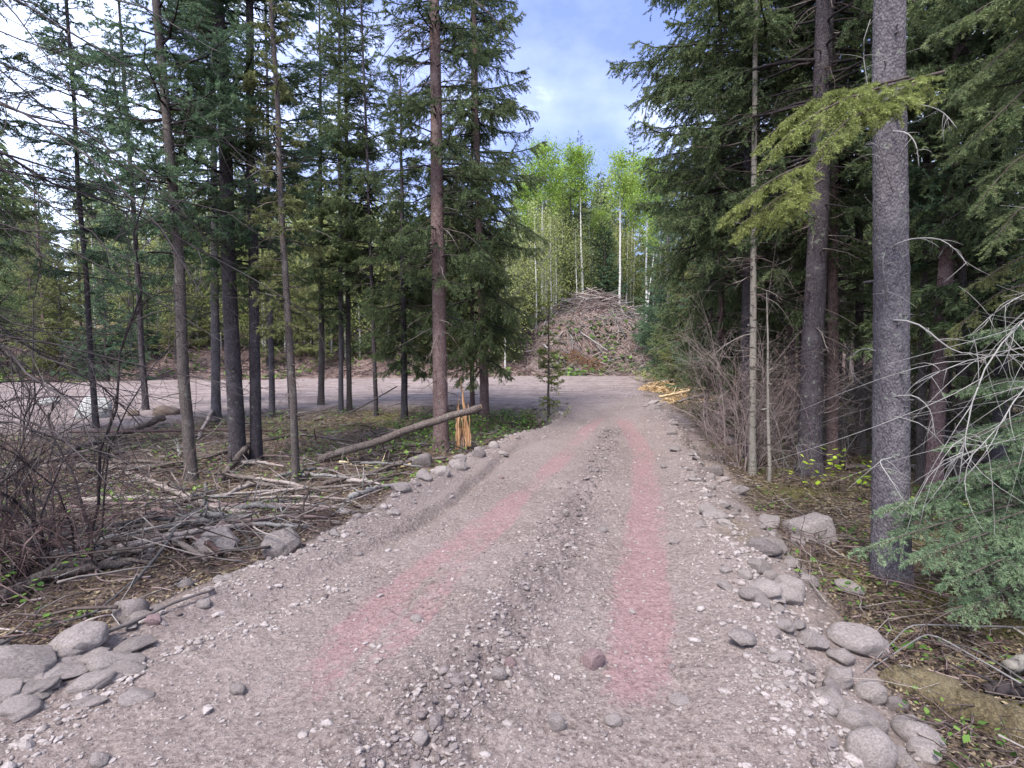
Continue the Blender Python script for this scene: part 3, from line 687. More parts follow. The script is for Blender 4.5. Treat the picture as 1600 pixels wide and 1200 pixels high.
b, t = tp(546, 640, 540, 100); tree('spruce_tree', b, t, 15, .066, 'bark_fine', CR['c'], None, 'right one of the tall twin trunks before the clearing', seed=29, rz=4)
b, t = tp(632, 655, 627, 200); tree('spruce_tree', b, t, 8.3, .075, 'bark_dark', crown_mesh(seed=8, H=8.6, z0=1.2, Lmax=1.3, dens=22, drop=.75, hang=.9), DD['a'], 'spruce with a blunt drooping top left of the reddish trunk', seed=30)
b, t = tp(690, 702, 680, 100); tree('spruce_tree', b, t, 16, .125, 'bark_brown', CR['c'], DD['in'], 'tall spruce with straight reddish brown trunk behind the broken stump', seed=31, rz=.9)
b, t = tp(690, 640, 684, 100); tree('spruce_tree', b, t, 9, .04, 'bark_fine', CR['low'], None, 'thin olive-tinted spruce hidden behind the reddish brown trunk', seed=131, rz=2)
b, t = tp(758, 658, 742, 100); tree('spruce_tree', b, t, 14, .105, 'bark_brown', CR['d'], None, 'dense drooping spruce at the road side before the open sky', seed=32)
b, t = tp(738, 648, 738, 200); tree('spruce_tree', b, t, 12, .06, 'bark_brown', CR['low'], None, 'thin brown trunk just left of the dense drooping spruce', seed=33)
# left edge, mid distance
for i, (px, py, r_, c_, d_, lab) in enumerate([
    (150, 668, .05, 'b', 'b', 'slim wispy spruce between bare shrub and leftmost near trunk'), (455, 655, .045, 'thin', 'b', 'slim wispy spruce behind the very slim grey pole'),
    (588, 650, .05, 'a', 'b', 'slim spruce between the twin trunks and the blunt-topped one'),
    (228, 640, .07, 'b', 'a', 'bluish spruce behind the leftmost near trunk at the clearing edge'),
    (-40, 700, .12, 'c', 'c', 'spruce at the left frame edge behind the bare shrub'),
    (-190, 760, .12, 'a', 'c', 'spruce outside the left edge whose boughs reach into the picture')]):
    b = G(px, py); tree('spruce_tree', b, b+[-.1, 0, 5], 13, r_, 'bark_dark', CR[c_], DD[d_], lab, seed=50+i)

# sapling on the corner
sap = crown_mesh(seed=15, H=3.0, z0=.25, Lmax=.46, dens=24, drop=.25, hang=.3, nm='needle_yel', wood='twig', shape=.8, s0=.1)
b, t = tp(857, 652, 857, 480); tree('spruce_sapling', b, t, 2.9, .028, 'bark_fine', sap, None, 'thin young spruce sapling on the grassy corner where the road bends', seed=40)

# ------------------------------------------------------------------ near spruces, right
b, t = tp(1127, 690, 1127, 300); tree('spruce_tree', b, t, 13, .065, 'bark_brown', CR['d'], DD['in'], 'slim red-brown trunk nearest the road on the right', seed=60)
b, t = tp(1172, 700, 1168, 100, 9.2); tree('spruce_tree', b, t, 15, .1, 'bark_dark', CR['e2'], DD['in'], 'broad drooping spruce overhanging the right side of the road', seed=61, rz=1.)
b, t = tp(1176, 742, 1180, 150); tree('birch_tree', b, t, 11, .048, 'bark_pale', None, DD['c'], 'slender pale birch pole rising through the dead twigs', 'birch', seed=62)
b, t = tp(1202, 752, 1200, 540); tree('dead_pole', b, t, 2.6, .022, 'bark_pale', None, None, 'thin straight pale dead pole right of the twig tangle', 'pole', seed=63, flare=.1, k=7)
b, t = tp(1237, 660, 1237, 300, 10.5); tree('spruce_tree', b, t, 13, .07, 'bark_brown', CR['c'], DD['c'], 'dark trunk between the birch pole and the thick leaning trunk', seed=64)
b, t = tp(1266, 742, 1286, 50); tree('spruce_tree', b, t, 16, .15, 'bark_dark', CR['e'], DD['in'], 'second thickest dark trunk leaning slightly right with a flared foot', seed=65, rz=2.5)
b, t = tp(1302, 700, 1305, 200, 8.5); tree('spruce_tree', b, t, 14, .08, 'bark_brown', CR['a'], DD['c'], 'reddish trunk right behind the thick leaning one', seed=66)
b, t = tp(1393, 905, 1392, 100); tree('spruce_tree', b, t, 15, .118, 'bark_grey', None, None, 'big grey scaly trunk nearest the camera on the right', seed=67, k=20, flare=.3)
BIGT = b
b, t = tp(1345, 690, 1340, 300, 9.5); tree('spruce_tree', b, t, 12, .07, 'bark_fine', CR['c'], DD['g'], 'slim trunk with grey curled twigs left of the big scaly trunk', seed=68)
b, t = tp(1440, 700, 1446, 300, 7.6); tree('spruce_tree', b, t, 12, .05, 'bark_fine', CR['thin'], DD['g'], 'slim trunk with grey curled twigs right of the big scaly trunk', seed=69)
b, t = tp(1500, 720, 1510, 100, 7.0); tree('spruce_tree', b, t, 12, .055, 'bark_fine', CR['b'], DD['c'], 'slim dark trunk in the thicket near the right frame edge', seed=70)
b, t = tp(1640, 760, 1640, 300, 6.3); tree('spruce_tree', b, t, 14, .1, 'bark_dark', CR['d'], DD['g'], 'spruce just past the right frame edge with boughs reaching in', seed=71)
b, t = tp(1720, 900, 1720, 300, 4.2); tree('spruce_tree', b, t, 12, .1, 'bark_dark', CR['a'], DD['g'], 'nearest spruce outside the right frame edge', seed=72)

# ------------------------------------------------------------------ thickets and far stands
rs = random.Random(5)
LOWC = {}
for i, (nm, z0, lm, dp, hg) in enumerate([('needle', .5, 2.0, .6, .6), ('needle_blue', .25, 2.3, .4, .4), ('needle_olive', .5, 1.8, .55, .6), ('needle', 2.2, 1.4, .5, .5)]):
    LOWC[i] = crown_mesh(seed=80+i, H=12, z0=z0, Lmax=lm, dens=11, drop=dp, hang=hg, low=.75, lod=.5, nm=nm, needle=300, s0=.1, wood='twig')
BUSH = [crown_mesh(seed=180+i, H=5, z0=.1, Lmax=1.9, dens=26, drop=.3, hang=.35, lod=.6, nm=nm_, needle=300, wood='twig', shape=.8, low=.9, s0=.05) for i, nm_ in enumerate(['needle_blue', 'needle', 'needle_olive'])]
BTR = trunk_mesh(4.9, .07, 'bark_fine', 190, 7, .02, .2, False)
FARD = [dead_mesh(90+i, .5, 7.5, 1.2, 11, ('twig', 'twig_grey')[i], .7, kid=6, r0=.008) for i in range(2)]
TRK = [trunk_mesh(12, .09, m, 95+i, 8, .08, .4) for i, m in enumerate(['bark_fine', 'bark_dark', 'bark_brown', 'bark_grey'])]
def far_tree(x, y, cro, trk, s, label, group, dead=None, nm='spruce_tree'):
    z = float(hgt(x, y)); e = empty(nm, (x, y, z), rs.uniform(0, 6.28), rs.uniform(-.03, .03), rs.uniform(-.03, .03)); e.scale = (s, s, s*rs.uniform(.9, 1.12))
    obj('trunk', trk, e); obj('crown', cro, e)
    if dead: obj('dead_branches', dead, e)
    tag(e, label, 'spruce', group); return e
placed = []
def free(x, y, d):
    if any((x-a)**2+(y-b)**2 < d*d for a, b in placed): return False
    placed.append((x, y)); return True
# right thicket
KIND = ['dark green', 'bluish', 'olive', 'high-crowned dark']
def zone_r(px):
    return 'behind the broad drooping spruce' if px < 1180 else 'between the birch pole and the thick leaning trunk' if px < 1270 else 'between the thick leaning trunk and the big scaly trunk' if px < 1400 else 'right of the big scaly trunk' if px < 1600 else 'just outside the right frame edge'
def zone_l(px):
    return 'left of the leftmost near trunk' if px < 265 else 'between the leftmost near trunk and the dark pair' if px < 380 else 'between the dark pair and the twin trunks' if px < 540 else 'between the twin trunks and the reddish brown trunk' if px < 690 else 'between the reddish brown trunk and the corner sapling'
cnt = 0
while cnt < 66:
    y = rs.uniform(6.5, 30); x = rs.uniform(0, 1)*(y*1.0+3-(float(edge(RE, y))+2.2))+float(edge(RE, y))+2.2 + (rs.random() < .2)*2
    if y > 17: x = max(x, 6.4+(y-17)*.17+rs.random()*2)
    if not free(x, y, 1.0): continue
    px = 800+x/y*FPX
    if 1180 < px < 1420 and y < 9: continue
    k = rs.choice([0, 2, 3, 3])
    far_tree(x, y, LOWC[k if y > 10 else 3], rs.choice(TRK), rs.uniform(.75, 1.15), KIND[k if y > 10 else 3]+' thicket spruce '+zone_r(px), KIND[k if y > 10 else 3]+' thicket spruces '+zone_r(px), rs.choice(FARD) if rs.random() < .8 else None)
    cnt += 1
# right verge further down
VL = {1045: 'spruce nearest the foot of the brush hill on the right verge', 1068: 'dark spruce behind the yellow bark heap', 1100: 'olive spruce at the right end of the yellow bark heap', 1062: 'short bluish spruce behind the first bark heap', 1125: 'bluish spruce hiding behind the slim red-brown trunk', 1150: 'dark spruce just beyond the broad drooping one', 1085: 'tall dark spruce rising behind the bark heaps', 1120: 'farther tall dark spruce of the right verge', 1030: 'bluish spruce at the right edge of the debris slope', 1105: 'small olive spruce left of the slim red-brown trunk'}
for (px, Y, s, k) in [(1045, 29, 1.0, 1), (1068, 24, .9, 0), (1100, 20, .8, 2), (1062, 27, .55, 1), (1125, 17, .75, 1), (1150, 15, .8, 0), (1085, 30, 1.1, 0), (1120, 26, 1.1, 0), (1030, 33, .9, 1), (1105, 13.2, .55, 2)]:
    p = W(px, 560, Y); placed.append((p[0], p[1]))
    far_tree(p[0], p[1], LOWC[k], rs.choice(TRK), s, VL[px], None)
# left bank beyond the clearing
cnt = 0
while cnt < 112:
    x = rs.uniform(-62, 1.5); yf_ = float(np.interp(x, yf_x, yf_y)); y = yf_+1.8+rs.random()**1.5*26
    if not free(x, y, 1.6): continue
    k = rs.choice([0, 1, 1, 2, 2]); px = 800+x/y*FPX
    far_tree(x, y, LOWC[k], rs.choice(TRK), rs.uniform(.5, .95), KIND[k]+' far bank spruce '+zone_l(px), KIND[k]+' far bank spruces '+zone_l(px), rs.choice(FARD) if rs.random() < .4 else None)
    cnt += 1
p = W(168, 590, 25); far_tree(p[0], p[1], BUSH[0], BTR, 1.1, 'squat bluish spruce at the far edge of the clearing behind the pale boulder', None)
p = W(95, 560, 27); far_tree(p[0], p[1], BUSH[2], BTR, 1.1, 'olive spruce left of the squat bluish one across the clearing', None)
for (px, Y, k, s_, lab) in [(-20, 27, 1, 1.2, 'bushy young spruce at the far left frame edge across the clearing'), (232, 29, 0, .8, 'small bluish bushy spruce right of the squat bluish one'), (300, 31, 2, .9, 'olive bushy spruce across the clearing behind the leftmost near trunk'),
        (410, 32, 1, .8, 'low bushy spruce on the far bank behind the dark pair'), (480, 31, 2, .9, 'olive bushy spruce on the far bank left of the twin trunks'), (575, 32, 1, 1.1, 'dark bushy spruce on the far bank right of the twin trunks'), (650, 33, 0, .9, 'bluish bushy spruce on the far bank left of the reddish trunk'),
        (790, 33.5, 1, .8, 'small bushy spruce on the far bank beside the dense drooping one'), (820, 36, 2, 1., 'olive bushy spruce at the left end of the debris slope'), (942, 45, 0, 1.5, 'bluish bushy spruce right behind the brush pile'), (1040, 34, 0, 1.2, 'bluish bushy spruce at the right end of the debris slope'),
        (1055, 26, 1, .9, 'bushy green spruce behind the yellow bark heap'), (1080, 21, 2, .8, 'olive bushy spruce right of the yellow bark heap'), (1110, 18, 0, .8, 'bluish bushy spruce by the right verge near the bend'), (60, 32, 1, 1.3, 'dark bushy spruce far left behind the olive one')]:
    p = W(px, 560, Y); far_tree(p[0], p[1], BUSH[k], BTR, s_, lab, None)
# distant wood: nobody could count it
def distant_wood():
    g = np.random.default_rng(77); parts = []; tn = []; mi = []
    for i in range(300):
        Y = g.uniform(58, 105); a = math.radians(g.uniform(-52, 48)); x = math.sin(a)*Y; y = math.cos(a)*Y; H = g.uniform(11, 19); z0 = float(hgt(x, y)); n = 2300
        u = 1-g.random(n)**.62; az = g.uniform(0, 6.28, n); rr = (1-u)**.8*H*.15*g.random(n)**.45+.1; lay = np.floor(u*14)/14+g.normal(0, .012, n)
        p = np.stack([x+np.cos(az)*rr, y+np.sin(az)*rr, z0+.4+lay*H-rr*.35], 1); d = nrm(np.stack([np.cos(az), np.sin(az), g.normal(-.5, .3, n)], 1)); sd_ = nrm(np.cross(d, g.normal(size=(n, 3))))
        l = g.uniform(.25, .6, n)[:, None]; V = np.stack([p-sd_*.11, p+sd_*.11, p+d*l], 1).reshape(-1, 3); F3 = np.arange(n*3).reshape(-1, 3); parts.append((V, F3)); tn.append(np.clip(g.random(n*3)*.5+g.uniform(0, .5), 0, 1)); mi.append(np.full(n, 1 if g.random() < .25 else 0))
        tv, tf = tubes(np.array([[[x, y, z0-.2], [x, y, z0+H*.5], [x, y, z0+H]]]), np.array([[.13, .09, .02]]), 5); parts.append((tv, tf)); tn.append(np.full(len(tv), .3)); mi.append(np.full(len(tf), 2))
    V, Fc = merge(parts); tag(obj('distant_forest', mesh('distant_forest', V, Fc, [M['needle'], M['needle_olive'], M['bark_fine']], np.concatenate(mi), attrs={'tint': np.concatenate(tn)})), kind='stuff')
distant_wood()
# hill behind
cnt = 0
while cnt < 46:
    x = rs.uniform(-6, 20); y = rs.uniform(43, 66)
    if not free(x, y, 1.8): continue
    k = rs.choice([0, 1, 1, 0, 2]); px = 800+x/y*FPX; zz_ = 'left of the brush pile' if px < 900 else 'right behind the brush pile' if px < 1000 else 'right of the white birch'
    far_tree(x, y, LOWC[k], rs.choice(TRK), rs.uniform(.6, 1.0), KIND[k]+' spruce in the woods on the hill '+zz_, KIND[k]+' hill spruces '+zz_)
    cnt += 1
p = W(905, 400, 44); far_tree(p[0], p[1], LOWC[0], TRK[1], 1.02, 'narrow dark spruce standing between the two left lime-green aspen crowns', None)
p = W(983, 400, 56); far_tree(p[0], p[1], LOWC[0], TRK[1], 1.55, 'tallest dark spruce tip showing behind the white birch', None)

# ------------------------------------------------------------------ aspens
def aspen_crown(seed, H, z0, Rc, nleaf, ls, m, tw='twig_grey', nb=40, clumpy=.22):
    g = np.random.default_rng(seed); zz = z0+(H-z0)*g.random(nb)**.8; az = g.uniform(0, 6.28, nb); u = (zz-z0)/(H-z0)
    Ln = Rc*(np.sin(np.clip(u*.85+.12, 0, 1)*np.pi)**.6)*g.uniform(.4, 1.15, nb)
    dh = np.stack([np.cos(az), np.sin(az), 0*az], 1); P = branch_set(g, np.stack([0*zz, 0*zz, zz-Ln*.35], 1), dh, Ln, -.55+0*zz, .1+0*zz)
    wV, wF = tubes(P, (.006+.012*Ln)[:, None]*np.linspace(1, .25, 7)[None], 3, False)
    b = g.integers(0, nb, nleaf); s = g.uniform(.25, 1.05, nleaf); p, _ = interp_path(P, b, np.minimum(s, 1))
    cl = g.normal(size=(nb*3, 3))*clumpy*1.2; p = p+cl[b*3+g.integers(0, 3, nleaf)]+g.normal(size=(nleaf, 3))*clumpy*.8
    n1 = nrm(g.normal(size=(nleaf, 3))); n2 = nrm(np.cross(n1, g.normal(size=(nleaf, 3)))); sz = ls*g.uniform(.6, 1.2, nleaf)[:, None]
    V = np.stack([p-n1*sz*.5, p+n2*sz*.42, p+n1*sz*.5, p-n2*sz*.42], 1).reshape(-1, 3); Fc = tri(np.arange(nleaf*4).reshape(-1, 4))
    VV, FF = merge([(wV, wF), (V, Fc)]); mi = np.concatenate([np.zeros(len(wF)), np.ones(len(Fc))])
    tn = np.clip(g.random(nb)[b]*.5+g.random(nleaf)*.5, 0, 1)
    return mesh('crown', VV, FF, [M[tw], M[m]], mi, attrs={'tint': np.concatenate([np.full(len(wV), .5), np.repeat(tn, 4)])})
AC = [aspen_crown(500+i, 12.5, 8.2, 1.9, 5600, .13, 'aspen', nb=60) for i in range(3)]
YC = [aspen_crown(510+i, 7, 1.0, 1.4, 2300, .1, 'olive', nb=60, clumpy=.3) for i in range(3)]
AT = [trunk_mesh(12.3, .1, 'bark_white', 520+i, 8, .15, .2, False) for i in range(2)]
YT = trunk_mesh(7, .055, 'bark_white', 530, 7, .15, .2, False)
def aspen(px, py_top, Y, label, group=None, lean=0, cr_=None, tr_=None, H=12.5, nm='aspen_tree', cat='aspen', bpx=None):
    p = W(bpx or px, 400, Y); z = float(hgt(p[0], p[1])); top = W(px, py_top, Y); s = max((top[2]-z)/H, .3)
    e = empty(nm, (p[0], p[1], z), rs.uniform(0, 6.28)); d = Vector((float(top[0]-p[0]), 0, float(top[2]-z))).normalized()
    e.rotation_euler = (Vector((0, 0, 1)).rotation_difference(d).to_matrix() @ Matrix.Rotation(rs.uniform(0, 6.28), 3, 'Z')).to_euler(); e.scale = (s, s, s)
    obj('trunk', tr_ or rs.choice(AT), e)
    if cr_ != 0: obj('crown', cr_ or rs.choice(AC), e)
    tag(e, label, cat, group); return e
aspen(848, 225, 42, 'aspen with a lime-green crown nearest the dense spruce, leftmost against the sky')
aspen(905, 232, 43, 'aspen with a rounded lime-green crown right of the leftmost one', bpx=912)
aspen(972, 245, 38.5, 'white birch standing in front of the brush pile under a lime-green crown', cat='birch', nm='birch_tree', bpx=969)
aspen(1012, 250, 41, 'aspen with pale green crown right of the white birch')
aspen(880, 262, 47, 'aspen filling the gap between the two left lime-green crowns')
aspen(1035, 275, 45, 'aspen half hidden behind the right verge spruces', bpx=1020)
aspen(990, 285, 46, 'slim white aspen just right of the white birch', bpx=986)
aspen(935, 330, 47, 'short aspen in the dip between the lime-green crowns', bpx=918)
aspen(1030, 330, 36, 'thin white birch leaning right at the edge of the hill', bpx=1010, cr_=AC[1], nm='birch_tree', cat='birch')
aspen(820, 290, 40, 'aspen close behind the dense drooping spruce', bpx=838)
for i in range(44):
    px = rs.uniform(700, 1010) if i < 20 else rs.uniform(120, 760); Y = rs.uniform(37, 50) if px > 790 else rs.uniform(31, 37)
    if px > 860 and Y < 43: Y = 45
    aspen(px, rs.uniform(300, 400), Y, 'young olive-yellow far bank aspen '+zone_l(px) if px < 860 else 'young olive-yellow aspen on the hill beside the brush pile', 'young aspens '+(zone_l(px) if px < 860 else 'beside the brush pile'), cr_=rs.choice(YC), tr_=YT, H=7)
for i in range(20):
    px = 175+i*21+rs.uniform(-8, 8); Y = rs.uniform(30.5, 33)
    aspen(px, rs.uniform(325, 400), Y, 'front row young olive-yellow aspen '+zone_l(px), 'front row young aspens '+zone_l(px), cr_=YC[i % 3], tr_=YT, H=7)
for i, (px, Y, bp) in enumerate([(838, 35.5, 838), (860, 37, 862), (792, 33, 790), (900, 41, 902)]):
    aspen(px, 330+i*8, Y, ['pale trunk at the left foot of the brush hill', 'pale twin-stemmed aspen left of the brush pile', 'pale trunk seen just right of the dense spruce low down', 'white trunk rising right behind the brush pile'][i], cr_=YC[i % 3], tr_=YT, H=7, bpx=bp)
for i in range(22):
    px = rs.uniform(820, 1030); Y = rs.uniform(43, 60)
    p = W(px, 400, Y)
    aspen(px+rs.uniform(-6, 6), rs.uniform(325, 385), Y, 'bare white aspen pole among the trees behind the brush pile hill', 'aspen poles behind the brush pile hill', cr_=rs.choice([0, 0, YC[0]]), bpx=px)

# ------------------------------------------------------------------ sticks and litter
def sticks(name, n, sampler, Lr, rr, m, lift=.03, arch=.2, sides=4, kind='stuff', tilt=.15, follow=False, patch=0.):
    x, y = sampler(n); g = rng
    if patch: kp = g.random(len(x)) < (1-patch)+patch*1.6*sst(.35, .65, vn(x*.8, y*.8, 91)); x, y = x[kp], y[kp]
    n = len(x)
    th = g.uniform(0, 6.283, n); Ln = Lr[0]*(Lr[1]/Lr[0])**g.random(n)**1.2; q = np.linspace(-.5, .5, 5)
    bend = g.normal(0, .18, n)[:, None]*(q**2)[None]*4
    X = x[:, None]+Ln[:, None]*(np.cos(th)[:, None]*q-np.sin(th)[:, None]*bend*.5); Y = y[:, None]+Ln[:, None]*(np.sin(th)[:, None]*q+np.cos(th)[:, None]*bend*.5)
    X += g.normal(0, .035, X.shape)*Ln[:, None]; Y += g.normal(0, .035, X.shape)*Ln[:, None]
    Z = hgt(X, Y); zc = (Z.max(1)+Z.mean(1))[:, None]/2
    if follow: zc = Z*.8+zc*.2
    Z = zc+g.uniform(0, lift, n)[:, None]+Ln[:, None]*q[None]*g.normal(0, tilt, n)[:, None]+arch*Ln[:, None]*(.25-q**2)[None]*g.uniform(-.4, 1, n)[:, None]
    rad = rr[0]*(rr[1]/rr[0])**g.random(n)**1.6
    V, Fc = tubes(np.stack([X, Y, Z], -1), rad[:, None]*np.linspace(1, .45, 5)[None], sides, sides > 3)
    t = np.repeat(g.random(n), 5*sides)
    tag(obj(name, mesh(name, V, Fc, M[m], attrs={'tint': t})), kind=kind)
def polar(a0, a1, r0, r1, test=None):
    def f(n):
        r = r0*(r1/r0)**rng.random(n)**.8; a = np.radians(rng.uniform(a0, a1, n)); x = np.sin(a)*r; y = np.cos(a)*r
        on, cl, le, re, yn, yf = masks(x, y); ok = (cl < .3) & (on < .15) & (y < yf)
        if test: ok &= test(x, y, le, re)
        return x[ok], y[ok]
    return f
leftf = lambda x, y, le, re: (x < le-.3)
rightf = lambda x, y, le, re: (x > re+.45)
sticks('twig_litter', 10500, polar(-56, 6, 2.6, 17, leftf), (.06, .55), (.002, .008), 'twig_red', .06, patch=.75)
sticks('twig_litter', 1500, polar(-54, 0, 2.8, 15, leftf), (.25, 1.3), (.004, .013), 'twig', .2, tilt=.3, patch=.8)
sticks('twig_litter', 520, polar(-54, 0, 2.8, 13, leftf), (.2, 1.0), (.003, .01), 'twig_grey', .16, tilt=.25, patch=.5)
sticks('twig_litter', 1500, polar(-54, 0, 2.8, 16, leftf), (.05, .3), (.004, .014), 'twig_pink', .04, patch=.5)
sticks('twig_litter', 6500, polar(12, 56, 2.2, 16, rightf), (.05, .45), (.0018, .006), 'twig_red', .05, patch=.6)
sticks('twig_litter', 900, polar(14, 56, 2.4, 12, rightf), (.15, .8), (.0025, .008), 'twig', .12, tilt=.3)
def hillf(x0, x1, d0, d1, xc=None):
    def f(n):
        x = rng.uniform(x0, x1, n); y = np.interp(x, yf_x, yf_y)+rng.uniform(d0, d1, n); return x, y
    return f
sticks('slash_litter', 2600, hillf(.5, 10.5, .6, 11), (.3, 1.9), (.006, .022), 'twig_pink', .1, .15, follow=True, tilt=.3)
sticks('slash_litter', 500, hillf(1.5, 10, .8, 10), (.5, 2.6), (.01, .03), 'twig_grey', .2, .15, follow=True, tilt=.3)
sticks('slash_litter', 1600, hillf(0, 10, .8, 11), (.2, .9), (.02, .05), 'litter_wood', .05, .1, follow=True)
sticks('slash_litter', 4800, hillf(-40, 1, .5, 9), (.3, 2.0), (.008, .03), 'twig_red', .2, .2, follow=True, tilt=.35)
def leaves(name, n, sampler, size, m, lift=.02, spread=0, updir=False, clump=None):
    x, y = sampler(n)
    if clump:
        k = len(x); c = rng.integers(0, clump[0], k); cx, cy = x[:clump[0]], y[:clump[0]]
        x = cx[c % len(cx)]+rng.normal(0, clump[1], k); y = cy[c % len(cx)]+rng.normal(0, clump[1], k)
    n = len(x); z = hgt(x, y)+lift*rng.random(n)+.006
    p = np.stack([x, y, z], 1); a = rng.uniform(0, 6.28, n); n1 = nrm(np.stack([np.cos(a), np.sin(a), rng.normal(0, .35, n)], 1))
    n2 = nrm(np.cross(n1, np.stack([rng.normal(0, .3, n), rng.normal(0, .3, n), np.ones(n)], 1))); sz = size*rng.uniform(.5, 1.3, n)[:, None]*(1+.04*np.hypot(x, y))[:, None]
    V = np.stack([p-n1*sz*.5, p+n2*sz*.28, p+n1*sz*.5, p-n2*sz*.28], 1).reshape(-1, 3)
    me = mesh(name, V, tri(np.arange(n*4).reshape(-1, 4)), M[m], attrs={'tint': np.repeat(rng.random(n), 4)})
    tag(obj(name, me), kind='stuff')
leaves('leaf_litter', 70000, polar(-56, 6, 2.4, 16, leftf), .027, 'litter')
leaves('leaf_litter', 60000, polar(10, 56, 2.0, 15, rightf), .026, 'litter')
leaves('ground_plants', 4200, polar(-48, 8, 5.5, 16, leftf), .05, 'green', .16, clump=(150, .16))
leaves('ground_plants', 2600, polar(12, 56, 2.8, 14, rightf), .04, 'green', .1, clump=(110, .12))
leaves('ground_plants', 3000, polar(-12, 7, 8, 15, leftf), .06, 'green', .22, clump=(60, .25))
# fringe plants on the banks
leaves('bank_plants', 4000, hillf(-40, 10, .2, 9), .14, 'green', .35, clump=(170, .5))

# ------------------------------------------------------------------ logs and poles
def log(pts, r0, r1, m, label, name='fallen_log', cat='log', k=9, group=None, seed=1, ends=True, stubs=4, wob=.4):
    g = np.random.default_rng(seed); pts = np.array(pts, float); n = 16
    d = np.concatenate([[0], np.cumsum(np.linalg.norm(np.diff(pts, axis=0), axis=1))]); t = np.linspace(0, d[-1], n)
    P = np.stack([np.interp(t, d, pts[:, i]) for i in range(3)], 1)
    P[1:-1] = (P[:-2]+P[1:-1]*2+P[2:])/4
    P[1:-1] += g.normal(0, 1, (n-2, 3))*wob*(r0+r1)/2*.5
    rad = np.linspace(r0, r1, n)*(1+g.normal(0, .05, n)); c0 = P[0].copy()
    V, Fc = tubes((P-c0)[None], rad[None], k); parts = [(V, Fc)]
    if stubs:
        i = g.integers(2, n-1, stubs); dd = nrm(g.normal(size=(stubs, 3))+np.array([0, 0, .6])); b0 = (P-c0)[i]; l = g.uniform(.06, .3, stubs)[:, None]*(1+r0*4)
        parts.append(tubes(np.stack([b0, b0+dd*l*.5, b0+dd*l+g.normal(0, .02, (stubs, 3))], 1), np.outer(rad[i]*.3, [1, .8, .4]), 5))
    V, Fc = merge(parts)
    e = obj(name, mesh(name, V, Fc, M[m], smooth=False, attrs={'tint': np.full(len(V), g.random())}), None, c0); tag(e, label, cat, group)
    if ends and r1 > .02:
        ax = nrm(P[-1]-P[-2]); ev, ef = tubes(np.stack([P[-1]-c0-ax*.002, P[-1]-c0+ax*.006])[None], np.array([[r1*.88, r1*.8]]), k)
        obj('cut_end', mesh('cut_end', ev, ef, M['fresh'], attrs={'tint': np.full(len(ev), .5)}), e)
    return e
def gp(px, py, up=0): p = G(px, py); p[2] += up; return p
b = gp(727, 705)
log([gp(500, 722, .05), W(590, 690, 8.3), W(680, 657, 8.35), W(752, 636, 8.4)], .06, .055, 'log', 'long fallen log propped up against the splintered stump', seed=1)
log([gp(95, 716, .06), gp(180, 690, .1), gp(255, 662, .12)], .05, .07, 'log', 'thick fallen log left of the leftmost near trunk at the clearing edge', seed=2)
log([gp(110, 690, .18), gp(300, 690, .2), gp(480, 682, .12)], .025, .02, 'twig_red', 'long thin straight pole lying level across the brush behind the trunks', 'fallen_pole', 'pole', seed=3, ends=False)
log([gp(120, 742, .12), gp(240, 742, .1), gp(360, 715, .1)], .04, .035, 'log', 'dark mossy log in front of the brush heap', seed=4)
log([gp(198, 744, .05), gp(280, 780, .08), gp(345, 808, .05), gp(405, 812, .03)], .035, .045, 'log_pale', 'bumpy pinkish log slanting down towards the smooth rounded boulder', seed=5)
log([gp(385, 705, .14), gp(470, 690, .14), gp(560, 700, .1)], .03, .02, 'log', 'mossy pole right of the dark pair of trunks', 'fallen_pole', 'pole', seed=6)
log([gp(345, 755, .06), gp(385, 720, .2)], .04, .05, 'log', 'short log leaning on the foot of the thick peeling trunk', seed=7)
log([gp(205, 925, .04), gp(262, 875, .12), gp(275, 845, .16), gp(320, 815, .14), gp(322, 775, .15)], .011, .02, 'twig_grey', 'pale crooked forked pole resting by the smooth rounded boulder', 'dead_branch', 'branch', seed=8, ends=False)
log([gp(322, 815, .16), gp(370, 838, .1), gp(395, 858, .04)], .009, .005, 'twig_grey', 'thin pale branch crossing over the smooth rounded boulder', 'dead_branch', 'branch', seed=9, ends=False)
log([gp(130, 905, .06), gp(215, 875, .1), gp(300, 858, .12), gp(340, 878, .05)], .012, .009, 'log_pale', 'light brown branch behind the crooked pole', 'dead_branch', 'branch', seed=10, ends=False)
log([gp(0, 1016, .04), gp(70, 992, .05), gp(150, 970, .05), gp(215, 915, .06)], .008, .006, 'twig_grey', 'long thin greenish stick above the two-humped boulder', 'dead_branch', 'branch', seed=11, ends=False, stubs=0)
log([gp(170, 995, .03), gp(215, 980, .04), gp(275, 950, .04), gp(335, 928, .03)], .012, .007, 'twig_dark', 'dark straight stick leaning on the dark round stone', 'dead_branch', 'branch', seed=12, ends=False, stubs=0)
log([gp(480, 770, .05), gp(560, 765, .06), gp(640, 742, .05)], .02, .016, 'log', 'grey pole lying along the left stone row', 'fallen_pole', 'pole', seed=13)
log([gp(420, 812, .05), gp(520, 800, .05), gp(600, 770, .05)], .014, .01, 'log_pale', 'thin pole just below the grey pole by the left stone row', 'fallen_pole', 'pole', seed=14, ends=False)
log([gp(60, 915, .05), gp(140, 900, .06), gp(240, 880, .05)], .03, .03, 'log', 'half buried dark log behind the light brown branch', seed=15)
log([gp(0, 950, .06), gp(90, 905, .09), gp(160, 885, .05)], .035, .03, 'log', 'broken log under the bare shrub at the left edge', seed=16)
log([gp(310, 690, .05), gp(332, 655, .2)], .03, .045, 'log_pale', 'stubby pale root piece behind the near trunks', seed=17)
log([gp(545, 648, .02), W(620, 604, 13)], .02, .015, 'twig_dark', 'dark leaning stick between the twin trunks and the blunt-topped spruce', 'dead_branch', 'branch', seed=18, ends=False)
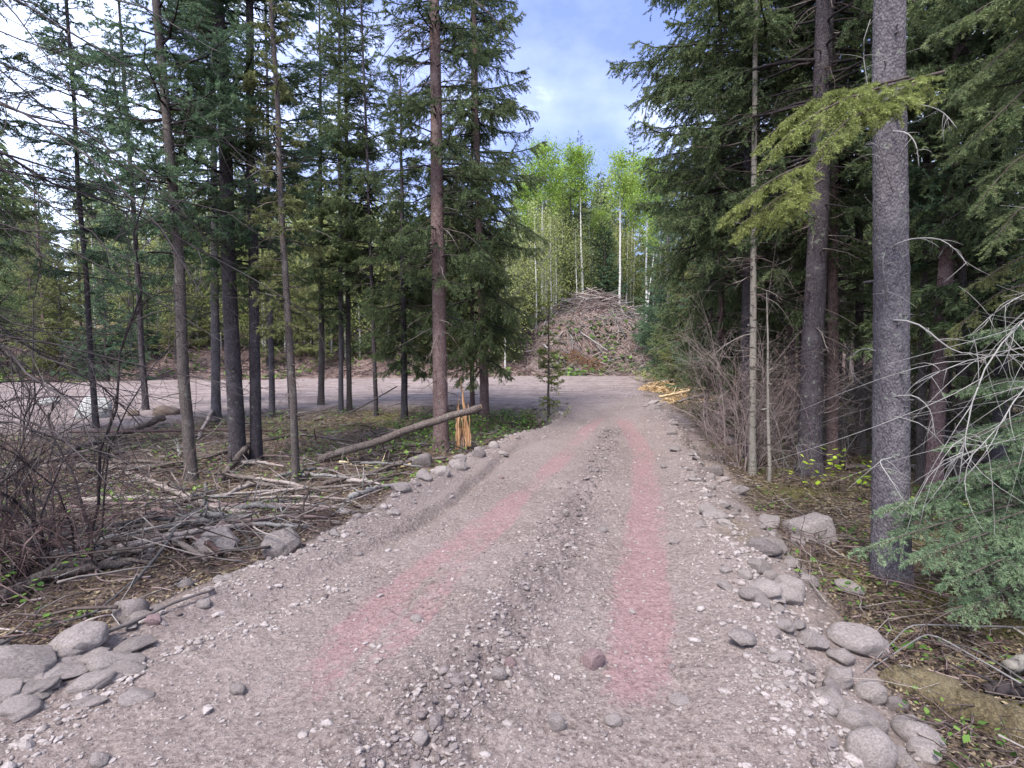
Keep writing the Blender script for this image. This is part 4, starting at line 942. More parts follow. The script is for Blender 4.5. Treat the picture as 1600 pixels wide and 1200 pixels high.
log([gp(530, 725, .03), gp(600, 735, .03), gp(645, 728, .03)], .025, .03, 'chips', 'yellowish peeled stick left of the dark boulder', 'dead_branch', 'branch', seed=19)
log([gp(1320, 735, .05), gp(1450, 735, .07), gp(1560, 722, .05)], .035, .03, 'log', 'dark fallen log behind the big scaly trunk', seed=20)
log([gp(1230, 870, .03), gp(1290, 950, .04)], .008, .005, 'twig', 'thin brown stick slanting beside the right stone row', 'dead_branch', 'branch', seed=21, ends=False)
log([gp(1385, 1050, .0), gp(1480, 1100, .0), gp(1660, 1180, -.01)], .085, .13, 'mossy', 'rotten mossy log running out at the lower right corner', seed=22, wob=.25, k=16, stubs=1)
log([gp(1572, 1070, .1), gp(1680, 1040, .13)], .035, .04, 'bark_pale', 'white birch log with a broken orange end at the right edge', 'birch_log', 'log', seed=23)
log([gp(1540, 1085, .03), gp(1640, 1090, .04)], .035, .04, 'twig_dark', 'black charred log under the white birch log', seed=24)
# right forked thin branches on the ground by the birch log
for i, q in enumerate([[(1350, 1055), (1420, 1010), (1600, 1005)], [(1365, 1048), (1450, 1022), (1600, 1100)], [(1420, 1000), (1520, 1050), (1640, 1120)], [(1380, 960), (1440, 985), (1560, 1000)], [(1330, 900), (1400, 940), (1500, 960)]]):
    log([gp(q[0][0], q[0][1], .02), gp(q[1][0], q[1][1], .14), gp(q[2][0], q[2][1], .1)], .003, .0055, 'twig_grey' if i < 3 else 'twig_red', ['long pale arching switch in front of the birch log', 'second pale switch crossing down to the birch log', 'pale switch ending under the birch log', 'red-brown switch behind the largest smooth boulder', 'red-brown switch under the low spruce boughs'][i], 'dead_branch', 'branch', seed=30+i, ends=False, stubs=2)
# assorted slash logs on the left floor
for i in range(74):
    px = rs.uniform(-20, 620); py = rs.uniform(715, 900)
    if py > 960-px*.32: py = 960-px*.34-rs.uniform(10, 80)
    p = gp(px, py, rs.uniform(.02, .1)); a = rs.gauss(0.25, .7); l = rs.uniform(.4, 1.3)
    q = p+np.array([math.cos(a)*l, math.sin(a)*l, 0]); q[2] = float(hgt(q[0], q[1]))+rs.uniform(.02, .15)
    if q[0] > float(edge(LE, q[1]))-.3: continue
    mm_, ll_ = rs.choice([('log', 'dark'), ('log_pale', 'light brown'), ('twig_grey', 'bleached grey'), ('twig_red', 'thin reddish'), ('log', 'dark')]); zz_ = 'left of the smooth rounded boulder' if px < 290 and py > 790 else 'below the leftmost near trunk' if px < 330 else 'below the dark pair and the very slim pole'
    log([p, (p+q)/2+[0, 0, .03], q], rs.uniform(.01, .038), rs.uniform(.008, .03), mm_, ll_+' dead branch '+zz_, 'dead_branch', 'branch', group=ll_+' dead branches '+zz_, seed=60+i, k=6, ends=False)

# splintered stump
def splinters():
    e = empty('broken_stump', gp(727, 706)); s = e.location.y/FPX
    g = np.random.default_rng(3)
    def shard(x0, y0, z0, x1, z1, w, th, m, seed):
        g = np.random.default_rng(seed); n = 14; t = np.linspace(0, 1, n); k = 8; a = np.arange(k)*2*np.pi/k
        ww = w*(1-t**1.5*.95)*(1+g.normal(0, .1, n)); tt = th*(1-t**1.5*.8)
        cx = x0+(x1-x0)*t+g.normal(0, .006, n); cz = z0+(z1-z0)*t
        lump = 1+g.normal(0, .12, (1, k))+g.normal(0, .05, (n, k))
        V = np.stack([cx[:, None]+np.cos(a)*ww[:, None]*lump, y0+np.sin(a)*tt[:, None]*lump, cz[:, None]+np.cos(a*2+seed)*.03*t[:, None]], -1).reshape(-1, 3)
        i = np.arange(n-1)[:, None]*k; j = np.arange(k)[None]; j2 = (j+1) % k
        Fc = tri(np.stack([i+j, i+j2, i+k+j2, i+k+j], -1).reshape(-1, 4)); cap = np.array([[(n-1)*k, (n-1)*k+q, (n-1)*k+q+1] for q in range(1, k-1)])
        return V, np.concatenate([Fc, cap])
    gs = np.random.default_rng(44); SH = [(.07, -.05, .1, -.06, 1.12, .04, .02, 'fresh', 5), (.04, -.03, .1, -.03, 1.0, .03, .02, 'fresh', 9), (-.1, -.03, .05, -.09, .84, .04, .025, 'fresh', 6), (-.13, 0, .05, -.13, .66, .03, .02, 'fresh', 8)]
    for q in range(16):
        x_ = gs.uniform(-.16, .1); SH.append((x_, gs.uniform(-.07, .03), .05, x_+gs.normal(0, .03)-.05*(x_ > 0), gs.uniform(.3, .85), gs.uniform(.008, .02), gs.uniform(.006, .012), 'fresh', 50+q))
    for a_ in SH:
        V, Fc = shard(*a_); obj('splinter', mesh('splinter', V, Fc, M['fresh'], attrs={'tint': vn(V[:, 0]*60, V[:, 2]*3)}), e)
    V, Fc = shard(-.04, 0, -.15, -.05, .3, .12, .1, 'log', 7); obj('bark', mesh('bark', V, Fc, M['log']), e)
    # torn roots
    P = []
    for i in range(9):
        a = g.uniform(-.9, 1.2) if i < 6 else g.uniform(2.5, 4); l = g.uniform(.2, .45); d = np.array([math.cos(a), -abs(math.sin(a))*.6, 0]); q = np.linspace(0, 1, 5)[:, None]
        P.append(np.array([-.02, 0, .1])+d*l*q+np.array([0, 0, 1.])*(.22*np.sin(q*3)*g.uniform(-.2, 1)-.1*q)+g.normal(0, .012, (5, 3)))
    V, Fc = tubes(np.array(P), np.full((9, 1), .022)*np.linspace(1, .3, 5)[None], 6); obj('root', mesh('root', V, Fc, M['twig_dark'], attrs={'tint': np.full(len(V), .4)}), e)
    tag(e, 'snapped stump with upright orange wood splinters at the left road edge', 'stump')
splinters()

# ------------------------------------------------------------------ brush pile on the hill
pc = W(940, 500, 39); pc[2] = float(hgt(pc[0], pc[1]))
def pile():
    g = np.random.default_rng(9); n = 900
    a = g.uniform(0, 6.28, n); rr = g.random(n)**.6; x = pc[0]+np.cos(a)*rr*2.6; y = pc[1]+np.sin(a)*rr*1.8
    top = .85*(1-rr**1.8); z = hgt(x, y)+top*g.uniform(.2, 1, n); th = g.normal(0, .6, n)+(g.random(n) < .4)*1.5; l = g.uniform(.5, 1.9, n); q = np.linspace(-.5, .5, 5)
    P = np.stack([x[:, None]+np.cos(th)[:, None]*l[:, None]*q, y[:, None]+np.sin(th)[:, None]*l[:, None]*q*.7, z[:, None]+l[:, None]*q*g.normal(0, .28, n)[:, None]-(q**2)*.4], -1)+g.normal(0, .02, (n, 5, 3))
    V, Fc = tubes(P, g.uniform(.007, .024, n)[:, None]*np.linspace(1, .6, 5)[None], 5)
    tag(obj('brush_pile', mesh('brush_pile', V, Fc, M['twig_pink'], attrs={'tint': np.repeat(g.random(n), 25)})), kind='stuff')
    for i in range(34):
        a = g.uniform(0, 6.28); r_ = g.random()**.6; x = pc[0]+math.cos(a)*r_*2.7; y = pc[1]-abs(math.sin(a))*r_*1.9; z = float(hgt(x, y))+.85*(1-r_**1.8)+.05
        th = g.normal(0, .7); l = g.uniform(1, 2.3); d = np.array([math.cos(th), math.sin(th)*.5, g.normal(0, .25)])*l/2; p = np.array([x, y, z])
        log([p-d, p+[0, 0, .05], p+d], g.uniform(.025, .055), g.uniform(.02, .04), ['log_pale', 'log', 'twig_grey'][i % 3], 'log heaped on the brush pile at the top of the far hill', 'pile_log', 'log', group='logs on the brush pile', seed=200+i, k=6, ends=False, stubs=1)
pile()
# reddish dead boughs and scattered poles on the hill
def heap(px, py, Rr, hh, n, m, name, label, cat, leaf=.1, tw='twig_red', squash=.7):
    g = np.random.default_rng(int(px)); c = G(px, py); a = g.uniform(0, 6.28, n); r_ = g.random(n)**.5
    x = c[0]+np.cos(a)*r_*Rr; y = c[1]+np.sin(a)*r_*Rr*squash; z = hgt(x, y)+hh*(1-r_**2)*g.random(n); p = np.stack([x, y, z], 1)-c
    n1 = nrm(g.normal(size=(n, 3))*[1, 1, .5]); n2 = nrm(np.cross(n1, g.normal(size=(n, 3)))); sz = leaf*g.uniform(.5, 1.5, n)[:, None]
    V = np.stack([p-n1*sz, p+n2*sz*.12, p+n1*sz, p-n2*sz*.12], 1).reshape(-1, 3)
    o = obj(name, mesh(name, V, tri(np.arange(n*4).reshape(-1, 4)), M[m], attrs={'tint': np.repeat(g.random(n), 4)}), None, c); tag(o, label, cat)
    return o
heap(912, 575, 1.5, .6, 2600, 'redneedle', 'dead_bough_heap', 'heap of rusty red dead spruce boughs at the foot of the hill', 'brush')
heap(1035, 612, .9, .42, 1500, 'chips', 'bark_chip_heap', 'heap of yellow stripped bark at the right of the bend', 'bark heap', .09)
heap(1082, 622, .9, .35, 1300, 'chips', 'bark_chip_heap', 'lower second heap of yellow stripped bark nearer the trees', 'bark heap', .09)
for i, q in enumerate([(1010, 608, 1095, 598), (1030, 632, 1110, 622), (1060, 640, 1120, 628), (1020, 598, 1060, 592)]):
    log([gp(q[0], q[1], .22), gp(q[2], q[3], .3)], .035, .05, 'chips' if i % 2 else 'log_pale', ['pale pole atop the yellow bark heap', 'yellow peeled pole in front of the bark heap', 'brown pole lowest beside the bark heap', 'short yellow pole behind the bark heap'][i], 'fallen_pole', 'pole', seed=90+i)
for i in range(15):
    px = rs.uniform(815, 1020); py = rs.uniform(478, 565); p = gp(px, py, rs.uniform(.05, .25)); a = rs.uniform(0, 3.1); l = rs.uniform(.5, 1.4); d_ = np.array([math.cos(a), math.sin(a)*.8, rs.uniform(-.2, .6)])*l
    log([p-d_, p+[0, 0, .06], p+d_], rs.uniform(.03, .08), rs.uniform(.02, .05), rs.choice(['log', 'log_pale', 'twig_grey', 'log']), 'half buried log jutting from the debris slope of the far hill', 'fallen_log', 'log', group='logs jutting from the debris slope', seed=300+i, k=7, ends=False, stubs=3)
for i, q in enumerate([(848, 548, 800, 560), (985, 545, 960, 500), (1000, 520, 930, 500), (905, 520, 950, 555), (880, 520, 860, 548), (1005, 475, 960, 505)]):
    log([gp(q[0], q[1], .1), gp(q[2], q[3], .25)], .04, .03, 'twig_grey' if i % 2 else 'log_pale', 'bleached pole lying on the debris slope of the far hill', 'fallen_pole', 'pole', group='poles on the debris slope', seed=100+i, ends=False)

# ------------------------------------------------------------------ bare shrubs and dead twig tangles
def bare_plant(g, base, dirs, Ln, r, levels=(9, 7), lf=(.4, .45), grav=-.25, curve=.5, jit=.02):
    B = len(Ln); n = 8; q = np.linspace(0, 1, n)[None, :, None]; bend = g.normal(size=(B, 1, 3))*curve*.5; bend[..., 2] += grav
    P = base[:, None]+dirs[:, None]*Ln[:, None, None]*q+bend*Ln[:, None, None]*q**2+np.cumsum(g.normal(size=(B, n, 3))*jit, 1)*Ln[:, None, None]*(q > 0)
    parts = [tubes(P, r[:, None]*np.linspace(1, .3, n)[None], 5, False)]; cur, cl, cr_ = P, Ln, r
    for per, f in zip(levels, lf):
        cnt = np.maximum((cl*per+g.random(len(cl))).astype(int), 1); b = np.repeat(np.arange(len(cl)), cnt); T = len(b); s = g.uniform(.15, 1, T)
        p, d = interp_path(cur, b, s); dd = nrm(d*.8+g.normal(size=(T, 3))*.55); l = np.maximum(cl[b]*f*g.uniform(.4, 1.2, T)*(1.15-.6*s), .04); qq = np.linspace(0, 1, 5)[None, :, None]
        Pk = p[:, None]+dd[:, None]*l[:, None, None]*qq+(g.normal(size=(T, 1, 3))*.3+np.array([0, 0, grav*.5]))*l[:, None, None]*qq**2
        rk = cr_[b]*.42*(1.1-.5*s); rk = np.maximum(rk, .0011); parts.append(tubes(Pk, rk[:, None]*np.linspace(1, .4, 5)[None], 3, False)); cur, cl, cr_ = Pk, l, rk
    return merge(parts)
def bare_shrub(name, loc, seed, n, Lr, spread, r, m, label, cat='shrub', lean=(0, 0), **k):
    g = np.random.default_rng(seed); base = np.stack([g.normal(0, spread, n), g.normal(0, spread, n), np.full(n, -.05)], 1)
    d = nrm(np.stack([g.normal(lean[0], .35, n), g.normal(lean[1], .35, n), np.ones(n)], 1))
    V, Fc = bare_plant(g, base, d, g.uniform(*Lr, n), g.uniform(r*.5, r, n), **k)
    return tag(obj(name, mesh(name, V, Fc, M[m], attrs={'tint': vn(V[:, 0]*6+V[:, 1]*4, V[:, 2]*6)}), None, loc), label, cat)
p = G(15, 905); bare_shrub('bare_shrub', p, 1, 34, (.7, 1.8), .22, .011, 'twig_red', 'tangled leafless shrub with reddish stems at the left frame edge', levels=(7, 6), grav=-.35, curve=.7)
p = G(40, 880); bare_shrub('bare_shrub', p, 21, 20, (1.6, 3.0), .22, .014, 'twig_dark', 'tallest dark leafless stems at the left frame edge', levels=(6, 6), grav=-.3, curve=.5, lean=(-.1, 0))
p = G(-60, 850); bare_shrub('bare_shrub', p, 2, 20, (1.2, 2.4), .2, .009, 'twig_dark', 'taller dark leafless shrub behind the reddish one', levels=(6, 6), grav=-.3, curve=.6, lean=(.2, 0))
p = G(70, 760); bare_shrub('bare_shrub', p, 3, 14, (.6, 1.2), .2, .006, 'twig_red', 'low leafless shrub by the thick fallen log', levels=(7, 6), grav=-.3, curve=.6)
p = G(1165, 735); bare_shrub('bare_shrub', p, 4, 46, (1.0, 2.7), .17, .0075, 'twig_pink', 'tall tangle of reddish dead twigs around the birch pole', levels=(8, 8), grav=-.15, curve=.45, lean=(-.06, 0))
p = G(1235, 745); bare_shrub('bare_shrub', p, 5, 12, (.7, 1.4), .15, .005, 'twig_grey', 'grey leafless bush left of the thick leaning trunk', levels=(5, 5), grav=-.2, curve=.5)
p = G(1300, 770); bare_shrub('bare_shrub', p, 6, 9, (.5, 1.1), .1, .0045, 'twig_red', 'small leafless bush at the foot of the thick leaning trunk', levels=(5, 4), grav=-.1, curve=.4)
p = G(1265, 905); bare_shrub('bare_shrub', p, 7, 5, (.45, .75), .06, .0045, 'twig_red', 'few upright bare stems before the flat-topped block', levels=(6, 4), grav=-.05, curve=.2)
p = G(1480, 980); bare_shrub('bare_shrub', p, 8, 12, (.3, .7), .3, .004, 'twig_red', 'low bare stems under the drooping boughs at right', levels=(6, 4), grav=-.2, curve=.5)
SB = []
for sd_, mt in ((31, 'twig'), (32, 'twig_dark'), (33, 'twig_grey')):
    g_ = np.random.default_rng(sd_); n_ = 16; d_ = nrm(np.stack([g_.normal(0, .3, n_), g_.normal(0, .3, n_), np.ones(n_)], 1)); b_ = np.stack([g_.normal(0, .2, n_), g_.normal(0, .2, n_), np.full(n_, -.05)], 1)
    V_, F_ = bare_plant(g_, b_, d_, g_.uniform(1.0, 2.6, n_), g_.uniform(.004, .009, n_), levels=(6, 6), grav=-.2, curve=.5); SB.append(mesh('bare_shrub', V_, F_, M[mt], attrs={'tint': vn(V_[:, 0]*6, V_[:, 2]*6)}))
for i in range(30):
    y = rs.uniform(7.5, 17); x = float(edge(RE, y))+rs.uniform(1.6, 7); px = 800+x/y*FPX; k = rs.randrange(3)
    o = obj('bare_shrub', SB[k], None, (x, y, float(hgt(x, y)))); o.rotation_euler = (0, 0, rs.uniform(0, 6.28)); s_ = rs.uniform(.7, 1.2); o.scale = (s_, s_, s_)
    tag(o, ['brown', 'dark', 'grey'][k]+' leafless thicket bush '+zone_r(px), 'shrub', ['brown', 'dark', 'grey'][k]+' thicket bushes '+zone_r(px))
p = G(590, 720); bare_shrub('bare_shrub', p, 9, 18, (.35, .8), .35, .004, 'twig_red', 'low bramble of bare stems beneath the propped log', levels=(6, 5), grav=-.4, curve=.8)
p = G(500, 760); bare_shrub('bare_shrub', p, 10, 18, (.3, .7), .35, .004, 'twig_grey', 'low grey bramble of bare stems below the very slim pole', levels=(6, 5), grav=-.4, curve=.8)

p = G(215, 735); bare_shrub('bare_shrub', p, 12, 26, (.4, 1.0), .45, .006, 'twig_dark', 'low dark heap of springy twigs between shrub and leftmost near trunk', levels=(7, 6), grav=-.5, curve=.9)
p = G(150, 780); bare_shrub('bare_shrub', p, 13, 24, (.4, .9), .4, .006, 'twig_red', 'low reddish bramble in front of the dark mossy log', levels=(7, 6), grav=-.5, curve=.9)
p = G(330, 700); bare_shrub('bare_shrub', p, 14, 20, (.4, .9), .4, .005, 'twig_red', 'low bramble behind the thick peeling trunk', levels=(6, 6), grav=-.4, curve=.8)
p = G(100, 860); bare_shrub('bare_shrub', p, 15, 22, (.3, .8), .35, .006, 'twig', 'brown bramble of broken twigs above the half buried log', levels=(7, 6), grav=-.5, curve=.9)
p = G(430, 775); bare_shrub('bare_shrub', p, 16, 18, (.3, .6), .4, .005, 'twig', 'flattened brown bramble right of the bumpy pinkish log', levels=(7, 6), grav=-.5, curve=.9)
p = G(640, 700); bare_shrub('bare_shrub', p, 17, 16, (.3, .7), .3, .005, 'twig_red', 'small bramble at the foot of the tall reddish trunk', levels=(7, 6), grav=-.4, curve=.8)
# dead tree left of the frame, its bare boughs hang into the upper left corner
def dead_left():
    g = np.random.default_rng(17); base = W(-150, 800, 3.4); base[2] = float(hgt(base[0], base[1])); e = empty('dead_spruce', base)
    obj('trunk', trunk_mesh(8, .09, 'bark_dark', 171, 12), e); n = 46
    zz = g.uniform(1.2, 5.6, n); b0 = np.stack([0*zz, 0*zz, zz], 1); az = g.uniform(-.7, 1.0, n)
    d = nrm(np.stack([np.cos(az), np.sin(az)*.8, g.normal(0, .3, n)], 1)); V, Fc = bare_plant(g, b0, d, g.uniform(.9, 2.3, n), g.uniform(.006, .012, n), levels=(6, 6), lf=(.4, .4), grav=-.3, curve=.4)
    obj('dead_branches', mesh('dead_branches', V, Fc, M['twig_dark'], attrs={'tint': vn(V[:, 0]*6, V[:, 2]*6)}), e)
    tag(e, 'dead spruce at the left edge whose bare dark boughs hang over the corner', 'dead spruce')
dead_left()

# dead grey boughs right of the big trunk
def dead_right():
    for (bx, by, Y, n, sd_, lab, L0) in [(1680, 800, 3.9, 7, 14, 'dead spruce at the right edge with long pale curved bare boughs', 1.0)]:
        g = np.random.default_rng(sd_); base = W(bx, by, Y); base[2] = float(hgt(base[0], base[1])); e = empty('dead_spruce', base)
        obj('trunk', trunk_mesh(6, .05, 'bark_fine', 172, 10), e); zz = g.uniform(.7, 3.0, n); az = g.uniform(2.5, 3.9, n)
        d = nrm(np.stack([np.cos(az), np.sin(az)*.7, g.normal(.1, .25, n)], 1)); V, Fc = bare_plant(g, np.stack([0*zz, 0*zz, zz], 1), d, g.uniform(.7, L0, n), g.uniform(.004, .008, n), levels=(3.5, 3), lf=(.4, .35), grav=-.35, curve=.5)
        obj('dead_branches', mesh('dead_branches', V, Fc, M['twig_grey'], attrs={'tint': np.full(len(V), .7)}), e); tag(e, lab, 'dead spruce')
dead_right()

# ------------------------------------------------------------------ foliage sprays of the nearest boughs
def spray(P, g, tw_l=.3, sp=.035, hang=.35, nl=.02, dens=520, r0=.01, s0=.12):
    """P (B,n,3) bough paths with fully needled side twigs"""
    B, n, _ = P.shape; Ln = np.linalg.norm(np.diff(P, axis=1), axis=2).sum(1)
    wood = [tubes(P, np.full((B, 1), r0)*np.linspace(1, .2, n)[None], 5, False)]
    cnt = (Ln/sp).astype(int); b = np.repeat(np.arange(B), cnt); T = len(b); s = s0+(1-s0)*g.random(T); p, d = interp_path(P, b, s)
    side = nrm(np.cross(d, [0, 0, 1.]))*np.where(g.random(T) < .5, 1, -1)[:, None]; l = tw_l*(1.1-s)**.6*g.uniform(.4, 1.15, T)
    dr = nrm(d*.8+side*g.uniform(.5, 1, T)[:, None]+np.array([0, 0, -1.])*hang*g.uniform(0, 1.6, T)[:, None]); m_ = p+dr*l[:, None]*.5; e = p+dr*l[:, None]; e[:, 2] -= l*.12
    wood.append(tubes(np.stack([p, m_, e], 1), np.broadcast_to([.0032, .0022, .0012], (T, 3)), 3, False))
    k = np.maximum((l/.045).astype(int), 2); rep = np.repeat(np.arange(T), k); f = g.uniform(.2, .95, len(rep)); q0 = p[rep]+(e-p)[rep]*f[:, None]
    sd2 = nrm(np.cross(dr[rep], [0, 0, 1.]))*np.where(g.random(len(rep)) < .5, 1, -1)[:, None]; d2 = nrm(dr[rep]*.9+sd2*.8+g.normal(size=(len(rep), 3))*.2+np.array([0, 0, -.15])); l2 = l[rep]*.38*(1.1-f)*g.uniform(.6, 1.2, len(rep))+.02
    P0 = np.concatenate([p, m_, q0, P[:, -2]]); P1 = np.concatenate([m_, e, q0+d2*l2[:, None], P[:, -1]]); own = np.concatenate([np.arange(T), np.arange(T), rep, np.zeros(B, int)])
    nV, nF, idx = needles_on(P0, P1, dens, nl, .0042, g, .15)
    wV, wF = merge(wood); V, Fc = merge([(wV, wF), (nV, nF)]); tip = np.concatenate([np.zeros(T), np.full(T, .5), np.full(len(rep), .4), np.ones(B)])
    tn = np.clip(g.random(T)[own[idx]]*.45+tip[idx]*.4+g.random(len(idx))*.25, 0, 1)
    return V, Fc, np.concatenate([np.zeros(len(wF)), np.ones(len(nF))]), np.concatenate([np.full(len(wV), .3), np.repeat(tn, 3)])
def path(pts, n=8):
    pts = np.array(pts, float); d = np.concatenate([[0], np.cumsum(np.linalg.norm(np.diff(pts, axis=0), axis=1))]); t = np.linspace(0, d[-1], n)
    P = np.stack([np.interp(t, d, pts[:, i]) for i in range(3)], 1); P[1:-1] = (P[:-2]+2*P[1:-1]+P[2:])/4; return P
def bough(paths, m, owner, seed, name='bough', **k):
    g = np.random.default_rng(seed); V, Fc, mi, at = spray(np.array(paths), g, **k)
    e = owner; inv = e.matrix_world.inverted() if e else None
    bpy.context.view_layer.update(); Mi = np.array(e.matrix_world.inverted()); V = V@Mi[:3, :3].T+Mi[:3, 3]
    return obj(name, mesh(name, V, Fc, [M['twig'], M[m]], mi, attrs={'tint': at}), e)
big = [o for o in bpy.data.objects if o.get('label', '').startswith('big grey scaly')][0]
near_r = [o for o in bpy.data.objects if o.get('label', '').startswith('nearest spruce outside')][0]
edge_r = [o for o in bpy.data.objects if o.get('label', '').startswith('spruce just past')][0]
# yellow-green bough passing in front of the big trunk
bough([path([W(1475, 112, 3.6), W(1400, 130, 3.4), W(1310, 155, 3.3), W(1240, 195, 3.25), W(1195, 250, 3.25)]),
       path([W(1440, 125, 3.6), W(1385, 160, 3.35), W(1330, 180, 3.2), W(1290, 215, 3.1), W(1275, 245, 3.1)]),
       path([W(1420, 120, 3.6), W(1340, 140, 3.6), W(1280, 150, 3.65), W(1225, 185, 3.7), W(1180, 235, 3.7)])], 'needle_yel', near_r, 5, tw_l=.34, sp=.018, hang=.6)
bough([path([W(1285, 250, 4.6), W(1235, 265, 4.5), W(1190, 290, 4.4), W(1130, 340, 4.4)]),
       path([W(1285, 262, 4.6), W(1250, 290, 4.5), W(1215, 310, 4.4), W(1160, 350, 4.4)]),
       path([W(1285, 280, 4.8), W(1240, 310, 4.8), W(1200, 330, 4.7), W(1150, 365, 4.7)])], 'needle_yel', big, 6, tw_l=.36, sp=.018, hang=.75)
# boughs at the right edge, upper
bough([path([W(1720, 60, 4.2), W(1620, 120, 4.0), W(1560, 180, 3.9), W(1500, 235, 3.9)]),
       path([W(1720, -20, 4.2), W(1620, 30, 4.0), W(1560, 90, 3.9), W(1490, 150, 3.9)]),
       path([W(1720, 180, 4.2), W(1640, 220, 4.0), W(1580, 250, 3.9), W(1520, 330, 3.9)]),
       path([W(1720, 280, 4.2), W(1640, 300, 4.0), W(1580, 330, 3.9), W(1540, 400, 3.9)]),
       path([W(1720, -60, 4.0), W(1620, -40, 3.9), W(1540, 10, 3.9), W(1450, 60, 3.9)])], 'needle', near_r, 7, tw_l=.36, sp=.022, hang=.6)
# lower green boughs at the right
low = []
gg = np.random.default_rng(3)
for (x0, y0, x1, y1, Y0, Y1) in [(1700, 770, 1340, 862, 4.1, 3.35), (1700, 740, 1380, 800, 4.2, 3.6), (1700, 800, 1420, 880, 4.0, 3.2), (1700, 700, 1450, 770, 4.2, 3.7), (1700, 840, 1480, 915, 3.9, 3.1),
                                 (1700, 640, 1480, 700, 4.2, 3.8), (1720, 590, 1500, 610, 4.3, 3.9), (1720, 660, 1400, 830, 4.2, 3.8), (1700, 880, 1500, 960, 3.8, 3.1), (1720, 520, 1530, 520, 4.3, 3.9), (1710, 780, 1500, 840, 3.9, 3.5), (1700, 720, 1540, 740, 4., 3.6)]:
    a, c = W(x0, y0, Y0), W(x1, y1, Y1); m1 = a*.65+c*.35+[0, 0, .06]; m2 = a*.3+c*.7+[0, 0, .05]; low.append(path([a, m1, m2, c]))
bough(low, 'needle_near', near_r, 8, tw_l=.36, sp=.02, hang=.4)
bough([path([W(1700, 440, 4.4), W(1600, 440, 4.3), W(1530, 470, 4.3), W(1480, 540, 4.3)]), path([W(1700, 380, 4.4), W(1620, 390, 4.3), W(1560, 420, 4.3), W(1500, 460, 4.3)])], 'needle_olive', near_r, 9, tw_l=.3, sp=.035, hang=.7)
# one low green bough past the left of the frame
nl_ = [o for o in bpy.data.objects if o.get('label', '').startswith('spruce outside the left')][0]

# individual pale curved dead limbs right of the big trunk
def limb(pts, r, label=None):
    g = np.random.default_rng(int(pts[0][0])); P = path([W(*p) for p in pts], 10)[None]; Ln = np.linalg.norm(np.diff(P, axis=1), axis=2).sum(1); parts = [tubes(P, r*np.linspace(1, .35, 10)[None], 6)]
    T = int(Ln[0]*11)+2; b = np.zeros(T, int); s = g.uniform(.2, 1, T); p, d = interp_path(P, b, s); dd = nrm(d+g.normal(size=(T, 3))*.7); l = Ln[0]*.28*g.uniform(.3, 1.1, T); q = np.linspace(0, 1, 6)[None, :, None]
    Pk = p[:, None]+dd[:, None]*l[:, None, None]*q+(g.normal(size=(T, 1, 3))*.4+np.array([0, 0, -.3]))*l[:, None, None]*q**2; parts.append(tubes(Pk, r*.4*np.linspace(1, .35, 6)[None].repeat(T, 0), 4))
    return merge(parts)
bpy.context.view_layer.update()
def limbs(owner, lst, name='dead_limb'):
    bpy.context.view_layer.update(); Mi = np.array(owner.matrix_world.inverted())
    for pts, r in lst:
        V, Fc = limb(pts, r); V = V@Mi[:3, :3].T+Mi[:3, 3]; obj(name, mesh(name, V, Fc, M['twig_grey'], smooth=True, attrs={'tint': np.full(len(V), .75)}), owner)
limbs(big, [([(1395, 500, 4.0), (1430, 500, 3.9), (1465, 530, 3.85), (1490, 552, 3.8), (1560, 556, 3.8)], .008), ([(1395, 385, 4.), (1420, 372, 3.9), (1470, 372, 3.9), (1500, 395, 3.85), (1512, 415, 3.8)], .006),
            ([(1395, 205, 4.), (1418, 206, 3.9), (1432, 225, 3.85), (1436, 260, 3.8)], .006), ([(1395, 163, 4.), (1445, 163, 3.9), (1475, 175, 3.9), (1495, 200, 3.8)], .005),
            ([(1395, 300, 4.), (1365, 200, 3.8), (1345, 60, 3.8), (1360, 30, 3.8)], .004), ([(1395, 620, 4.), (1430, 615, 3.9), (1455, 640, 3.8), (1462, 690, 3.8)], .005),
            ([(1395, 715, 3.9), (1370, 720, 3.7), (1390, 745, 3.6), (1415, 790, 3.55)], .006), ([(1385, 470, 3.9), (1383, 440, 3.75), (1378, 410, 3.7), (1382, 395, 3.7)], .005),
            ([(1395, 560, 4.), (1350, 540, 4.2), (1325, 560, 4.3), (1335, 600, 4.3)], .004), ([(1395, 650, 4.), (1440, 660, 3.9), (1480, 700, 3.9), (1500, 760, 3.9)], .004)])
limbs(near_r, [([(1720, 380, 4.2), (1600, 500, 3.9), (1540, 560, 3.7), (1510, 650, 3.6), (1498, 755, 3.5)], .008), ([(1720, 640, 4.2), (1600, 590, 3.7), (1560, 680, 3.5), (1520, 700, 3.4), (1500, 730, 3.4)], .007),
               ([(1720, 540, 4.2), (1600, 555, 3.9), (1520, 556, 3.8), (1470, 580, 3.8), (1430, 600, 3.8)], .007), ([(1720, 690, 4.2), (1620, 680, 3.9), (1540, 695, 3.7), (1480, 720, 3.6)], .005),
               ([(1720, 460, 4.2), (1620, 450, 3.9), (1560, 480, 3.8), (1520, 520, 3.8)], .006)])

